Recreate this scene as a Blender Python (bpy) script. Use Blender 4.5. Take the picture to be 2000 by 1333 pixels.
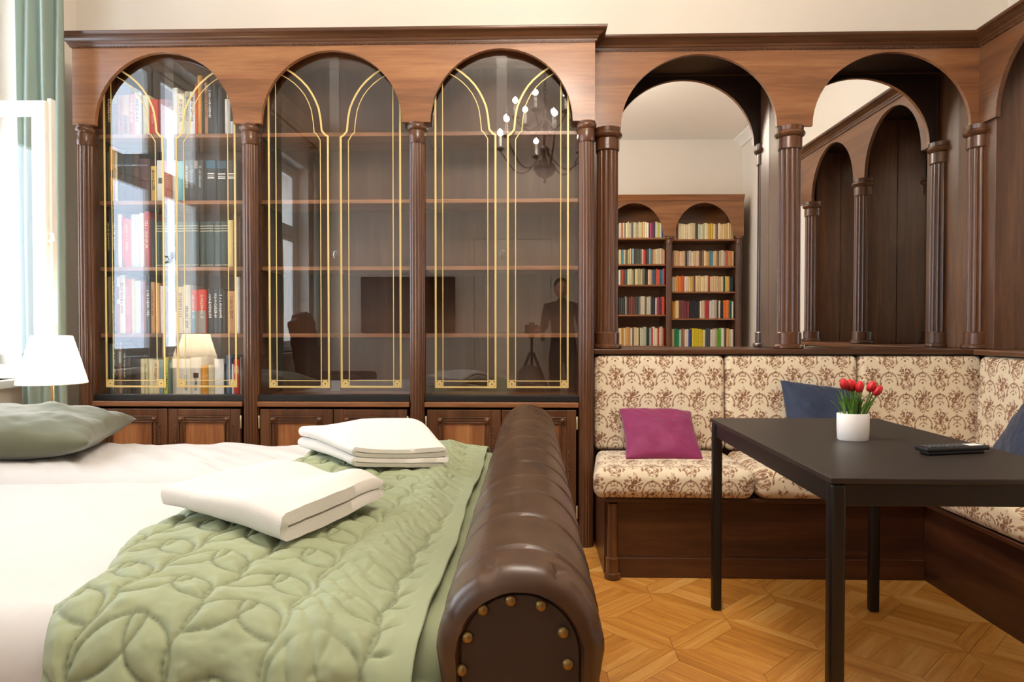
import bpy, bmesh, math, random
import numpy as np
from mathutils import Matrix, Vector
from math import sin, cos, pi, radians as rad, sqrt, atan2, exp, floor

random.seed(7)
rng = np.random.default_rng(7)
S = bpy.context.scene
for o in list(bpy.data.objects):
    bpy.data.objects.remove(o)
COL = S.collection

# ------------------------------------------------------------------ camera
cam = bpy.data.objects.new('camera', bpy.data.cameras.new('camera'))
COL.objects.link(cam)
cam.data.lens = 24.0
cam.data.sensor_width = 36.0
cam.data.clip_start = 0.02
cam.location = (0, 0, 1.085)
cam.rotation_euler = (rad(89.0), 0, rad(1.65))
S.camera = cam

# ------------------------------------------------------------------ world, lights, exposure
W = bpy.data.worlds.new('sky')
S.world = W
W.use_nodes = True
wn = W.node_tree.nodes['Background']
wn.inputs[0].default_value = (0.86, 0.93, 1.0, 1)
wn.inputs[1].default_value = 1.6
S.view_settings.view_transform = 'Standard'
S.view_settings.look = 'None'
S.view_settings.gamma = 1.0
S.view_settings.use_curve_mapping = False
S.view_settings.exposure = 1.12

def area_light(name, loc, rot, sx, sy, power, col):
    l = bpy.data.lights.new(name, 'AREA')
    l.shape = 'RECTANGLE'; l.size = sx; l.size_y = sy; l.energy = power; l.color = col
    o = bpy.data.objects.new(name, l); COL.objects.link(o)
    o.location = loc; o.rotation_euler = rot
    return o
# daylight standing in the window openings of the left wall
area_light('daylight_near_bed', (-2.90, 2.35, 1.85), (0, rad(-90), 0), 2.0, 2.0, 32, (0.74, 0.87, 1.0))
area_light('daylight_by_armchair', (-2.90, -0.35, 1.75), (0, rad(-90), 0), 2.0, 1.1, 26, (0.74, 0.87, 1.0))

# ------------------------------------------------------------------ helpers
def lin(h):
    """hex sRGB -> linear"""
    h = h.lstrip('#')
    r = []
    for i in (0, 2, 4):
        c = int(h[i:i+2], 16)/255
        r.append(c/12.92 if c <= 0.04045 else ((c+0.055)/1.055)**2.4)
    return tuple(r)

F_PX = 1333.3
def view_x(px, Y):
    """metres right of the camera for an image column at wall distance Y"""
    a = rad(1.65); t = (px-1000)/F_PX
    return Y*(t*cos(a)-sin(a))/(cos(a)+t*sin(a))
def view_z(py, Y): return 1.085+(643.2-py)*Y/F_PX

def tag(o, label=None, cat=None, group=None, kind=None):
    if label: o['label'] = label
    if cat: o['category'] = cat
    if group: o['group'] = group
    if kind: o['kind'] = kind
    return o

def empty(name, loc, label=None, cat=None, group=None, kind=None, rz=0):
    o = bpy.data.objects.new(name, None); COL.objects.link(o)
    o.location = loc; o.rotation_euler = (0, 0, rz); o.empty_display_size = 0.05
    return tag(o, label, cat, group, kind)

def root_matrix(o):
    m = Matrix.LocRotScale(o.location, o.rotation_euler, o.scale)
    if o.parent: m = root_matrix(o.parent) @ o.matrix_parent_inverse @ m
    return m

class MB:
    """collects geometry for one mesh object"""
    def __init__(s): s.v = []; s.f = []; s.mi = []; s.m = 0
    def add(s, vs, fs):
        b = len(s.v); s.v += [tuple(v) for v in vs]
        for f in fs: s.f.append(tuple(i+b for i in f)); s.mi.append(s.m)
    def box(s, x0, x1, y0, y1, z0, z1):
        s.add([(x0,y0,z0),(x1,y0,z0),(x1,y1,z0),(x0,y1,z0),(x0,y0,z1),(x1,y0,z1),(x1,y1,z1),(x0,y1,z1)],
              [(0,3,2,1),(4,5,6,7),(0,1,5,4),(1,2,6,5),(2,3,7,6),(3,0,4,7)])
        return s
    def lathe(s, prof, cx=0, cy=0, n=32, flute=None, z0=0):
        """prof: (r,z) list bottom to top; flute=(count,depth) on the radii"""
        k = len(prof); vs = []
        for r, z in prof:
            for i in range(n):
                a = 2*pi*i/n; rr = r
                if flute: rr = r-flute[1]*abs(sin(a*flute[0]/2))**0.6*1.0 if r > 0 else r
                vs.append((cx+rr*cos(a), cy+rr*sin(a), z0+z))
        fs = []
        for j in range(k-1):
            for i in range(n):
                a = j*n+i; b = j*n+(i+1) % n
                fs.append((a, b, b+n, a+n))
        fs.append(tuple(reversed(range(n)))); fs.append(tuple((k-1)*n+i for i in range(n)))
        s.add(vs, fs); return s
    def tube(s, pts, r, n=8, closed=False):
        P = [Vector(p) for p in pts]; k = len(P); vs = []
        R = r if isinstance(r, (list, tuple)) else [r]*k
        up = None
        for i in range(k):
            if closed: t = P[(i+1) % k]-P[i-1]
            else: t = P[min(i+1, k-1)]-P[max(i-1, 0)]
            t.normalize()
            if up is None: up = Vector((0, 0, 1)) if abs(t.z) < 0.9 else Vector((1, 0, 0))
            a = t.cross(up).normalized(); b = a.cross(t).normalized(); up = b
            for j in range(n):
                q = 2*pi*j/n
                vs.append(P[i]+a*(R[i]*cos(q))+b*(R[i]*sin(q)))
        fs = []
        for i in range(k if closed else k-1):
            for j in range(n):
                a0 = i*n+j; b0 = i*n+(j+1) % n; c0 = ((i+1) % k)*n
                fs.append((a0, b0, c0+(j+1) % n, c0+j))
        if not closed:
            fs.append(tuple(reversed(range(n)))); fs.append(tuple((k-1)*n+j for j in range(n)))
        s.add(vs, fs); return s
    def sphere(s, c, rx, ry=None, rz=None, nu=12, nv=8):
        ry = ry or rx; rz = rz or rx
        vs = [(c[0], c[1], c[2]-rz)]
        for j in range(1, nv):
            p = -pi/2+pi*j/nv
            for i in range(nu):
                a = 2*pi*i/nu
                vs.append((c[0]+rx*cos(p)*cos(a), c[1]+ry*cos(p)*sin(a), c[2]+rz*sin(p)))
        vs.append((c[0], c[1], c[2]+rz)); top = len(vs)-1
        fs = [(0, 1+(i+1) % nu, 1+i) for i in range(nu)]
        for j in range(nv-2):
            for i in range(nu):
                a = 1+j*nu+i; b = 1+j*nu+(i+1) % nu
                fs.append((a, b, b+nu, a+nu))
        L = 1+(nv-2)*nu
        fs += [(L+i, L+(i+1) % nu, top) for i in range(nu)]
        s.add(vs, fs); return s
    def sweep(s, prof, path):
        """closed profile (out, z) along a horizontal path; out = right-hand side of the walking direction"""
        P = [Vector((p[0], p[1])) for p in path]; n = len(P); k = len(prof)
        D = [(P[i+1]-P[i]).normalized() for i in range(n-1)]
        N = [Vector((d.y, -d.x)) for d in D]; vs = []
        for i in range(n):
            if i == 0: m = N[0]
            elif i == n-1: m = N[-1]
            else: m = (N[i-1]+N[i])/(1+N[i-1].dot(N[i]))
            for o, z in prof: vs.append((P[i].x+m.x*o, P[i].y+m.y*o, z))
        fs = []
        for i in range(n-1):
            for j in range(k):
                a = i*k+j; b = i*k+(j+1) % k
                fs.append((a, b, b+k, a+k))
        fs.append(tuple(reversed(range(k)))); fs.append(tuple((n-1)*k+j for j in range(k)))
        s.add(vs, fs); return s
    def map(s, fn): s.v = [tuple(fn(*p)) for p in s.v]; return s
    def mesh(s, name, mats, smooth=False, fix=True):
        me = bpy.data.meshes.new(name); me.from_pydata(s.v, [], s.f); 
        for m in (mats if isinstance(mats, (list, tuple)) else [mats]): me.materials.append(m)
        if max(s.mi or [0]) > 0: me.polygons.foreach_set('material_index', s.mi)
        me.update()
        if fix:
            bm = bmesh.new(); bm.from_mesh(me); bmesh.ops.recalc_face_normals(bm, faces=bm.faces); bm.to_mesh(me); bm.free()
        if smooth:
            me.shade_smooth() if smooth is True else smooth_angle(me, smooth)
        return me
    def build(s, name, mats, parent=None, smooth=False, bevel=0, label=None, local=False, fix=True):
        return obj(name, s.mesh(name, mats, smooth, fix), parent, bevel, label, local)

def smooth_angle(me, deg):
    me.polygons.foreach_set('use_smooth', [True]*len(me.polygons))
    bm = bmesh.new(); bm.from_mesh(me); lim = rad(deg)
    for e in bm.edges:
        if len(e.link_faces) == 2 and e.calc_face_angle(0) > lim: e.smooth = False
    bm.to_mesh(me); bm.free()

def obj(name, me, parent=None, bevel=0, label=None, local=False):
    o = bpy.data.objects.new(name, me); COL.objects.link(o)
    if parent:
        o.parent = parent
        if not local: o.matrix_parent_inverse = root_matrix(parent).inverted()
    if bevel:
        b = o.modifiers.new('bevel', 'BEVEL'); b.width = bevel; b.segments = 2; b.limit_method = 'ANGLE'; b.angle_limit = rad(40)
        me.polygons.foreach_set('use_smooth', [True]*len(me.polygons))
        w = o.modifiers.new('wn', 'WEIGHTED_NORMAL'); w.keep_sharp = True
    if label: o['label'] = label
    return o

def copy_tree(o, parent=None):
    c = o.copy(); COL.objects.link(c)
    if parent: c.parent = parent
    for ch in list(o.children): copy_tree(ch, c)
    return c

# 2-D value noise
_NT = rng.random((64, 64))
def vnoise(x, y):
    x = np.asarray(x, float); y = np.asarray(y, float)
    xi = np.floor(x).astype(int); yi = np.floor(y).astype(int); fx = x-xi; fy = y-yi
    fx = fx*fx*(3-2*fx); fy = fy*fy*(3-2*fy); g = lambda i, j: _NT[i % 64, j % 64]
    return (g(xi,yi)*(1-fx)+g(xi+1,yi)*fx)*(1-fy)+(g(xi,yi+1)*(1-fx)+g(xi+1,yi+1)*fx)*fy
def fbm(x, y, n=4):
    a = 0; w = 1; t = 0
    for i in range(n): a = a+w*vnoise(x*2**i+i*7.3, y*2**i+i*3.1); t += w; w *= 0.5
    return a/t-0.5

def grid_faces(nu, nv, flip=False):
    i, j = np.meshgrid(np.arange(nu-1), np.arange(nv-1), indexing='ij')
    a = (i*nv+j).ravel(); f = np.stack([a, a+nv, a+nv+1, a+1], 1)
    return f[:, ::-1] if flip else f

def np_mesh(name, V, Fq, mat, smooth=True, attr=None):
    me = bpy.data.meshes.new(name)
    me.from_pydata(V.tolist() if isinstance(V, np.ndarray) else V, [], Fq.tolist() if isinstance(Fq, np.ndarray) else Fq)
    for m in (mat if isinstance(mat, (list, tuple)) else [mat]): me.materials.append(m)
    if attr:
        for k, val in attr.items():
            at = me.attributes.new(k, 'FLOAT', 'POINT'); at.data.foreach_set('value', np.asarray(val, np.float32))
    me.update()
    if smooth: me.shade_smooth()
    return me

# ------------------------------------------------------------------ materials
def new_mat(name):
    m = bpy.data.materials.new(name); m.use_nodes = True
    n = m.node_tree.nodes; l = m.node_tree.links
    return m, n, l, n['Principled BSDF']

def plain(name, col, rough=0.5, metal=0, noise=0.0, nscale=30, bump=0, coat=0, spec=None, sheen=0):
    m, n, l, p = new_mat(name)
    c = lin(col) if isinstance(col, str) else col
    p.inputs['Base Color'].default_value = (*c, 1)
    p.inputs['Roughness'].default_value = rough; p.inputs['Metallic'].default_value = metal
    if coat: p.inputs['Coat Weight'].default_value = coat; p.inputs['Coat Roughness'].default_value = 0.12
    if spec is not None: p.inputs['Specular IOR Level'].default_value = spec
    if sheen: p.inputs['Sheen Weight'].default_value = sheen
    tc = n.new('ShaderNodeTexCoord'); nz = n.new('ShaderNodeTexNoise')
    nz.inputs['Scale'].default_value = nscale; nz.inputs['Detail'].default_value = 5
    l.new(tc.outputs['Object'], nz.inputs['Vector'])
    if noise:
        mx = n.new('ShaderNodeMix'); mx.data_type = 'RGBA'; mx.blend_type = 'MULTIPLY'
        mx.inputs[0].default_value = 1; mx.inputs[6].default_value = (*c, 1)
        r = n.new('ShaderNodeValToRGB'); r.color_ramp.elements[0].position = 0.3; r.color_ramp.elements[1].position = 0.7
        g = 1-noise; r.color_ramp.elements[0].color = (g, g, g, 1); r.color_ramp.elements[1].color = (1, 1, 1, 1)
        l.new(nz.outputs[0], r.inputs[0]); l.new(r.outputs[0], mx.inputs[7]); l.new(mx.outputs[2], p.inputs['Base Color'])
    if bump:
        b = n.new('ShaderNodeBump'); b.inputs['Strength'].default_value = bump; b.inputs['Distance'].default_value = 0.004
        l.new(nz.outputs[0], b.inputs['Height']); l.new(b.outputs[0], p.inputs['Normal'])
    return m

def wood(name, axis, dark, mid, light, rough=0.3, scale=1.0, coat=0.12, tone=False, spread=0.12):
    """grain runs along axis (0,1,2) of the object"""
    m, n, l, p = new_mat(name)
    tc = n.new('ShaderNodeTexCoord'); mp = n.new('ShaderNodeMapping')
    sc = [9*scale]*3; sc[axis] = 0.7*scale
    mp.inputs['Scale'].default_value = sc
    l.new(tc.outputs['Object'], mp.inputs['Vector'])
    src = mp.outputs[0]
    val = None
    if tone:
        oi = n.new('ShaderNodeObjectInfo'); at = n.new('ShaderNodeAttribute'); at.attribute_name = 'tone'
        ad = n.new('ShaderNodeMath'); ad.operation = 'ADD'
        l.new(oi.outputs['Random'], ad.inputs[0]); l.new(at.outputs['Fac'], ad.inputs[1])
        fr = n.new('ShaderNodeMath'); fr.operation = 'FRACT'; l.new(ad.outputs[0], fr.inputs[0]); val = fr.outputs[0]
        of = n.new('ShaderNodeVectorMath'); of.operation = 'ADD'
        ml = n.new('ShaderNodeMath'); ml.operation = 'MULTIPLY'; ml.inputs[1].default_value = 37; l.new(val, ml.inputs[0])
        l.new(src, of.inputs[0]); l.new(ml.outputs[0], of.inputs[1]); src = of.outputs[0]
    n1 = n.new('ShaderNodeTexNoise'); n1.inputs['Scale'].default_value = 1.3; n1.inputs['Detail'].default_value = 7
    n1.inputs['Roughness'].default_value = 0.62; n1.inputs['Distortion'].default_value = 0.7
    l.new(src, n1.inputs['Vector'])
    n2 = n.new('ShaderNodeTexNoise'); n2.inputs['Scale'].default_value = 11; n2.inputs['Detail'].default_value = 4
    l.new(src, n2.inputs['Vector'])
    mx = n.new('ShaderNodeMath'); mx.operation = 'MULTIPLY_ADD'; mx.inputs[1].default_value = 0.28
    l.new(n2.outputs[0], mx.inputs[0]); l.new(n1.outputs[0], mx.inputs[2])
    r = n.new('ShaderNodeValToRGB'); cr = r.color_ramp
    cr.elements[0].position = 0.64-2*spread; cr.elements[0].color = (*lin(dark), 1)
    cr.elements[1].position = 0.64+2*spread; cr.elements[1].color = (*lin(light), 1)
    e = cr.elements.new(0.64); e.color = (*lin(mid), 1)
    fac = mx.outputs[0]
    if val:
        sh = n.new('ShaderNodeMath'); sh.operation = 'MULTIPLY_ADD'; sh.inputs[1].default_value = 0.26
        l.new(val, sh.inputs[0])
        sb = n.new('ShaderNodeMath'); sb.operation = 'SUBTRACT'; sb.inputs[1].default_value = 0.13
        l.new(fac, sb.inputs[0]); l.new(sb.outputs[0], sh.inputs[2]); fac = sh.outputs[0]
    l.new(fac, r.inputs[0]); l.new(r.outputs[0], p.inputs['Base Color'])
    p.inputs['Roughness'].default_value = rough
    p.inputs['Coat Weight'].default_value = coat; p.inputs['Coat Roughness'].default_value = 0.18
    b = n.new('ShaderNodeBump'); b.inputs['Strength'].default_value = 0.02; b.inputs['Distance'].default_value = 0.001
    l.new(n2.outputs[0], b.inputs['Height']); l.new(b.outputs[0], p.inputs['Normal'])
    return m

WD = ('#5a3820', '#8a5a38', '#ad7a4e')
WZ = ('#341f12', '#5a3822', '#7a5032')
wood_x = wood('walnut_grain_across', 0, *WD, spread=0.17)
wood_z = wood('walnut_grain_upright', 2, *WZ, rough=0.26, spread=0.2)
wood_y = wood('walnut_grain_deep_shaded', 1, '#44291a', '#6c452b', '#8a5e3c', spread=0.17)  # right arcade walnut, darkened in colour to imitate weaker window light
wood_c = wood('dark_cornice_walnut', 0, '#331f13', '#553520', '#744c30', rough=0.28, spread=0.2)
wood_in = wood('walnut_interior', 2, '#3f2818', '#5f3f28', '#7a5538', rough=0.45, coat=0, spread=0.25)
door_wood = wood('burl_walnut_panel', 2, '#5a3319', '#96603a', '#bb8450', scale=0.8)
bench_wood = wood('dark_bench_walnut', 0, '#2a160d', '#4a2917', '#5e3820', rough=0.36)
parquet = wood('oak_parquet', 0, '#bf7c30', '#dd9a44', '#eeb868', rough=0.32, scale=2.6, coat=0.25, tone=True)
wall_mat = plain('cream_plaster', '#ece3d6', 0.85, noise=0.03, nscale=3)
ceil_mat = plain('white_ceiling', '#f2ece2', 0.9)
white_paint = plain('white_window_paint', '#f3efe6', 0.35)
gold = plain('gold_line', '#d6bb78', 0.45, 0.15)
brass = plain('aged_brass', '#b8935a', 0.35, 0.9)
hinge_mat = plain('pale_brass', '#d9c39a', 0.35, 0.7)
nail_mat = plain('antique_brass_nail', '#8d7345', 0.38, 0.85)
black_track = plain('black_track', '#1c1a1a', 0.4)
black_metal = plain('black_metal', '#100e0e', 0.42)
table_mat = plain('black_brown_tabletop', '#2a2420', 0.42, noise=0.12, nscale=14)
leather = plain('brown_leather', '#533823', 0.38, noise=0.4, nscale=16, bump=0.06, coat=0.05)
leather_flat = plain('brown_leather_panel', '#33221d', 0.5, noise=0.2, nscale=25, bump=0.1)
duvet_mat = plain('white_cotton', '#d0ccc8', 0.9, noise=0.02, nscale=40, sheen=0.1)
towel_mat = plain('white_terry', '#e6dfd6', 0.95, bump=0.35, nscale=500, sheen=0.3)
quilt_mat = plain('sage_quilt', '#9aa37e', 0.72, noise=0.10, nscale=5, sheen=0.15)
def add_thread(m, col):
    n = m.node_tree.nodes; l = m.node_tree.links; p = n['Principled BSDF']
    src = p.inputs['Base Color'].links[0].from_socket
    at = n.new('ShaderNodeAttribute'); at.attribute_name = 'thread'
    mx = n.new('ShaderNodeMix'); mx.data_type = 'RGBA'; mx.inputs[7].default_value = (*lin(col), 1)
    l.new(at.outputs['Fac'], mx.inputs[0]); l.new(src, mx.inputs[6]); l.new(mx.outputs[2], p.inputs['Base Color'])
add_thread(quilt_mat, '#545a3c')
green_pillow_mat = plain('olive_velvet', '#696b52', 0.8, noise=0.15, nscale=5, sheen=0.4)
magenta = plain('magenta_cotton', '#8a1f58', 0.65, noise=0.1, nscale=8, sheen=0.2)
navy = plain('navy_cotton', '#26344f', 0.75, noise=0.1, nscale=8, sheen=0.15)
def cloth_mat(name, col, through):
    m, n, l, p = new_mat(name); n.remove(p); out = n['Material Output']
    d = n.new('ShaderNodeBsdfDiffuse'); d.inputs[0].default_value = (*lin(col), 1)
    t = n.new('ShaderNodeBsdfTranslucent'); t.inputs[0].default_value = (*lin(col), 1)
    mx = n.new('ShaderNodeMixShader'); mx.inputs[0].default_value = through
    l.new(d.outputs[0], mx.inputs[1]); l.new(t.outputs[0], mx.inputs[2]); l.new(mx.outputs[0], out.inputs[0]); return m
curtain_mat = cloth_mat('green_grey_curtain', '#b4c3b8', 0.4)
ceramic = plain('white_ceramic', '#f3eeea', 0.35)
remote_mat = plain('black_plastic', '#121213', 0.4)
button_mat = plain('grey_button', '#4a4a4c', 0.5)
sticker_mat = plain('white_sticker', '#f3e8e4', 0.6)
leaf_mat = plain('tulip_leaf', '#5f8a30', 0.45, noise=0.4, nscale=25)
tulip_mat = plain('red_tulip', '#c81f25', 0.5, noise=0.15, nscale=60)
page_mat = plain('book_pages', '#ddd0b2', 0.9)
tv_mat = plain('television_screen', '#0a0a0c', 0.15)
iron = plain('dark_bronze', '#4a4038', 0.35, 0.8)
door_paint = plain('ivory_door_paint', '#e4dccd', 0.4)
dark_leather = plain('dark_armchair_leather', '#2a1b17', 0.4, noise=0.2, nscale=12)

def mirror_mat():
    m, n, l, p = new_mat('mirror_glass')
    p.inputs['Base Color'].default_value = (0.9, 0.9, 0.88, 1); p.inputs['Metallic'].default_value = 1; p.inputs['Roughness'].default_value = 0.0
    return m
mirror_m = mirror_mat()

def pane_mat(name, tint, ior=1.5):
    """thin glazing: light passes straight, fresnel reflection on top"""
    m, n, l, p = new_mat(name); n.remove(p)
    out = n['Material Output']; tr = n.new('ShaderNodeBsdfTransparent'); tr.inputs[0].default_value = (*tint, 1)
    gl = n.new('ShaderNodeBsdfGlossy'); gl.inputs['Roughness'].default_value = 0.0; gl.inputs[0].default_value = (1, 1, 1, 1)
    fr = n.new('ShaderNodeFresnel'); fr.inputs[0].default_value = ior
    # both faces of the thin pane are summed on the entry face; the exit face lets light straight out
    ge = n.new('ShaderNodeNewGeometry'); inv = n.new('ShaderNodeMath'); inv.operation = 'SUBTRACT'; inv.inputs[0].default_value = 1.0
    l.new(ge.outputs['Backfacing'], inv.inputs[1])
    k1 = n.new('ShaderNodeMath'); k1.operation = 'MULTIPLY'; k1.inputs[1].default_value = 1.85; k1.use_clamp = True; l.new(fr.outputs[0], k1.inputs[0])
    k2 = n.new('ShaderNodeMath'); k2.operation = 'MULTIPLY'; l.new(k1.outputs[0], k2.inputs[0]); l.new(inv.outputs[0], k2.inputs[1])
    mx = n.new('ShaderNodeMixShader'); l.new(k2.outputs[0], mx.inputs[0]); l.new(tr.outputs[0], mx.inputs[1]); l.new(gl.outputs[0], mx.inputs[2])
    l.new(mx.outputs[0], out.inputs[0]); return m
glass = pane_mat('cabinet_glass', (0.99, 0.99, 0.99), 1.6)
window_glass = pane_mat('window_glass', (0.97, 0.98, 1.0))

def emit_mat(name, col, strength):
    m, n, l, p = new_mat(name)
    p.inputs['Base Color'].default_value = (*col, 1); p.inputs['Emission Color'].default_value = (*col, 1); p.inputs['Emission Strength'].default_value = strength
    return m
bulb_mat = emit_mat('warm_bulb', (1.0, 0.86, 0.66), 30)

def shade_mat():
    m, n, l, p = new_mat('cream_lampshade'); n.remove(p); out = n['Material Output']
    d = n.new('ShaderNodeBsdfDiffuse'); d.inputs[0].default_value = (0.9, 0.84, 0.74, 1)
    t = n.new('ShaderNodeBsdfTranslucent'); t.inputs[0].default_value = (0.95, 0.86, 0.70, 1)
    mx = n.new('ShaderNodeMixShader'); mx.inputs[0].default_value = 0.55
    l.new(d.outputs[0], mx.inputs[1]); l.new(t.outputs[0], mx.inputs[2]); l.new(mx.outputs[0], out.inputs[0]); return m
shade_m = shade_mat()

def floral_mat():
    """cream tapestry cloth; the woven brown print rides on the point attribute 'print'"""
    m, n, l, p = new_mat('floral_tapestry')
    at = n.new('ShaderNodeAttribute'); at.attribute_name = 'print'
    r = n.new('ShaderNodeValToRGB'); cr = r.color_ramp
    cr.elements[0].position = 0.0; cr.elements[0].color = (*lin('#e6d7ba'), 1)
    cr.elements[1].position = 1.0; cr.elements[1].color = (*lin('#5d3a2a'), 1)
    e = cr.elements.new(0.45); e.color = (*lin('#a47a5c'), 1)
    l.new(at.outputs['Fac'], r.inputs[0]); l.new(r.outputs[0], p.inputs['Base Color'])
    p.inputs['Roughness'].default_value = 0.9; p.inputs['Sheen Weight'].default_value = 0.15
    tc = n.new('ShaderNodeTexCoord'); nz = n.new('ShaderNodeTexNoise'); nz.inputs['Scale'].default_value = 400
    l.new(tc.outputs['Object'], nz.inputs['Vector'])
    b = n.new('ShaderNodeBump'); b.inputs['Strength'].default_value = 0.12; b.inputs['Distance'].default_value = 0.002
    l.new(nz.outputs[0], b.inputs['Height']); l.new(b.outputs[0], p.inputs['Normal'])
    return m
floral = floral_mat()

_bm = {}
def book_mat(hexc, rough=0.5):
    if hexc not in _bm: _bm[hexc] = plain('cover_'+hexc.strip('#'), hexc, rough, noise=0.12, nscale=25)
    return _bm[hexc]

# ================================================================== ROOM SHELL
XL, XR, YB, YF, ZC = -2.55, 2.56, -1.05, 3.78, 3.40
def struct(name, mb, mat, **k):
    o = mb.build(name, mat, **k); o['kind'] = 'structure'; return o
struct('wall_front', MB().box(XL-.35, XR+.2, YF, YF+.2, 0, ZC), wall_mat)
struct('wall_right', MB().box(XR, XR+.2, YB, YF, 0, ZC), wall_mat)
struct('wall_back', MB().box(XL-.35, XR+.2, YB-.2, YB, 0, ZC), wall_mat)
struct('ceiling', MB().box(XL-.35, XR+.2, YB-.2, YF+.2, ZC, ZC+.15), ceil_mat)
W1 = (1.35, 3.36, .84, 3.0)     # window openings in the left wall: y0,y1,z0,z1
W2 = (-.90, .15, .84, 2.9)
wl = MB()
for y0, y1, z0, z1 in ((YB, W2[0], 0, ZC), (W2[1], W1[0], 0, ZC), (W1[1], YF, 0, ZC), (W1[0], W1[1], 0, W1[2]), (W1[0], W1[1], W1[3], ZC),
                       (W2[0], W2[1], 0, W2[2]), (W2[0], W2[1], W2[3], ZC)):
    wl.box(XL-.35, XL, y0, y1, z0, z1)
struct('wall_left', wl, wall_mat)
struct('baseboard_back', MB().box(XL, 1.0, YB, YB+.02, 0, .12), door_paint, bevel=.004)
struct('trim_1', MB().sweep([(0, ZC), (0, ZC-.10), (.02, ZC-.10), (.05, ZC-.05), (.10, ZC-.02), (.10, ZC)],
       [(XL, YB), (XL, YF), (XR, YF), (XR, YB)]), ceil_mat, smooth=30)

def window(num, w, posts, open_post=None):
    y0, y1, z0, z1 = w; xf = XL-.20
    fr = MB(); t = .06; zt = 2.115
    fr.box(xf, xf+.07, y0, y0+t, z0, z1).box(xf, xf+.07, y1-t, y1, z0, z1).box(xf, xf+.07, y0+t, y1-t, z0, z0+t).box(xf, xf+.07, y0+t, y1-t, z1-t, z1)
    fr.box(xf, xf+.07, y0+t, y1-t, zt, zt+.07)
    for p in posts: fr.box(xf, xf+.07, p-.03, p+.03, z0+t, z1-t)
    win = fr.build('window_%d' % num, white_paint, bevel=.005); win['kind'] = 'structure'
    MB().box(XL-.36, XL+.05, y0-.04, y1+.04, z0-.04, z0).build('window_sill', white_paint, win, bevel=.006)
    ed = [y0+t]+[q for p in posts for q in (p-.03, p+.03)]+[y1-t]
    for i in range(0, len(ed), 2):
        for za, zb in ((z0+t, zt), (zt+.07, z1-t)):
            if open_post is not None and za < 1 and i == open_post: continue
            a, b = ed[i], ed[i+1]; s = .055
            m = MB(); m.box(xf+.015, xf+.06, a+.003, a+s, za+.003, zb-.003).box(xf+.015, xf+.06, b-s, b-.003, za+.003, zb-.003)
            m.box(xf+.015, xf+.06, a+s, b-s, za+.003, za+s).box(xf+.015, xf+.06, a+s, b-s, zb-s, zb-.003)
            sash = m.build('sash', white_paint, win, bevel=.004)
            MB().box(xf+.034, xf+.040, a+s, b-s, za+s, zb-s).build('pane', window_glass, sash)
    return win
win1 = window(1, W1, (2.03, 2.72), open_post=4)
win2 = window(2, W2, (-.375,))

# open casement standing into the room (its far jamb hinge is out of frame)
sash = empty('open_casement', (-2.67, 2.97, .865), 'white window casement swung open in front of green curtain', 'window sash')
sx0, sx1, sz0, sz1, sy = -2.68, -2.135, .865, 2.09, 2.97
m = MB(); s = .062
m.box(sx0, sx0+s, sy-.02, sy+.02, sz0, sz1).box(sx1-s, sx1, sy-.02, sy+.02, sz0, sz1)
m.box(sx0+s, sx1-s, sy-.02, sy+.02, sz0, sz0+s).box(sx0+s, sx1-s, sy-.02, sy+.02, sz1-s, sz1)
m.build('frame', white_paint, sash, bevel=.004)
MB().box(sx1-.001, sx1+.016, sy-.004, sy+.03, sz0+.01, sz1+.014).build('rebate_lip', white_paint, sash, bevel=.004)
MB().box(sx0+s, sx1-s, sy-.003, sy+.003, sz0+s, sz1-s).build('pane', window_glass, sash)
h = MB().tube([(sx1+.014, sy-.012, 1.505), (sx1+.034, sy-.02, 1.502), (sx1+.036, sy-.02, 1.478), (sx1+.014, sy-.02, 1.47)], .006, 8)
h.build('handle', white_paint, sash, smooth=True)

# ------------------------------------------------------------------ floor: diamond parquet panels
floor = struct('floor', MB().box(XL-.35, XR+.2, YB-.2, YF+.2, -.15, -.012), plain('dark_subfloor', '#3a2412', .7))
AT = .49; SD = AT/sqrt(2); BW = .056; G = .0007
def strip_poly():
    h_ = SD/2; i_ = h_-BW
    return [(-h_+G*2, -h_+G), (h_-G*2, -h_+G), (i_-G, -i_-G), (-i_+G, -i_-G)]
def plank_poly(k):
    i_ = SD/2-BW; w = 2*i_/3; y0 = -i_+k*w
    return [(-i_+G, y0+G), (i_-G, y0+G), (i_-G, y0+w-G), (-i_+G, y0+w-G)]
def prism(poly):
    n = len(poly)
    return [(x, y, -.014) for x, y in poly]+[(x, y, 0) for x, y in poly], \
           [tuple(range(n, 2*n))]+[(i, (i+1) % n, n+(i+1) % n, n+i) for i in range(n)]
strip_me = MB(); strip_me.add(*prism(strip_poly())); strip_me = strip_me.mesh('border_strip', parquet)
plank_me = []
for k in range(3):
    q = MB(); q.add(*prism(plank_poly(k))); plank_me.append(q.mesh('plank', parquet))
far = MB(); far_tone = []
def rot2(x, y, a): return x*cos(a)-y*sin(a), x*sin(a)+y*cos(a)
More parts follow.
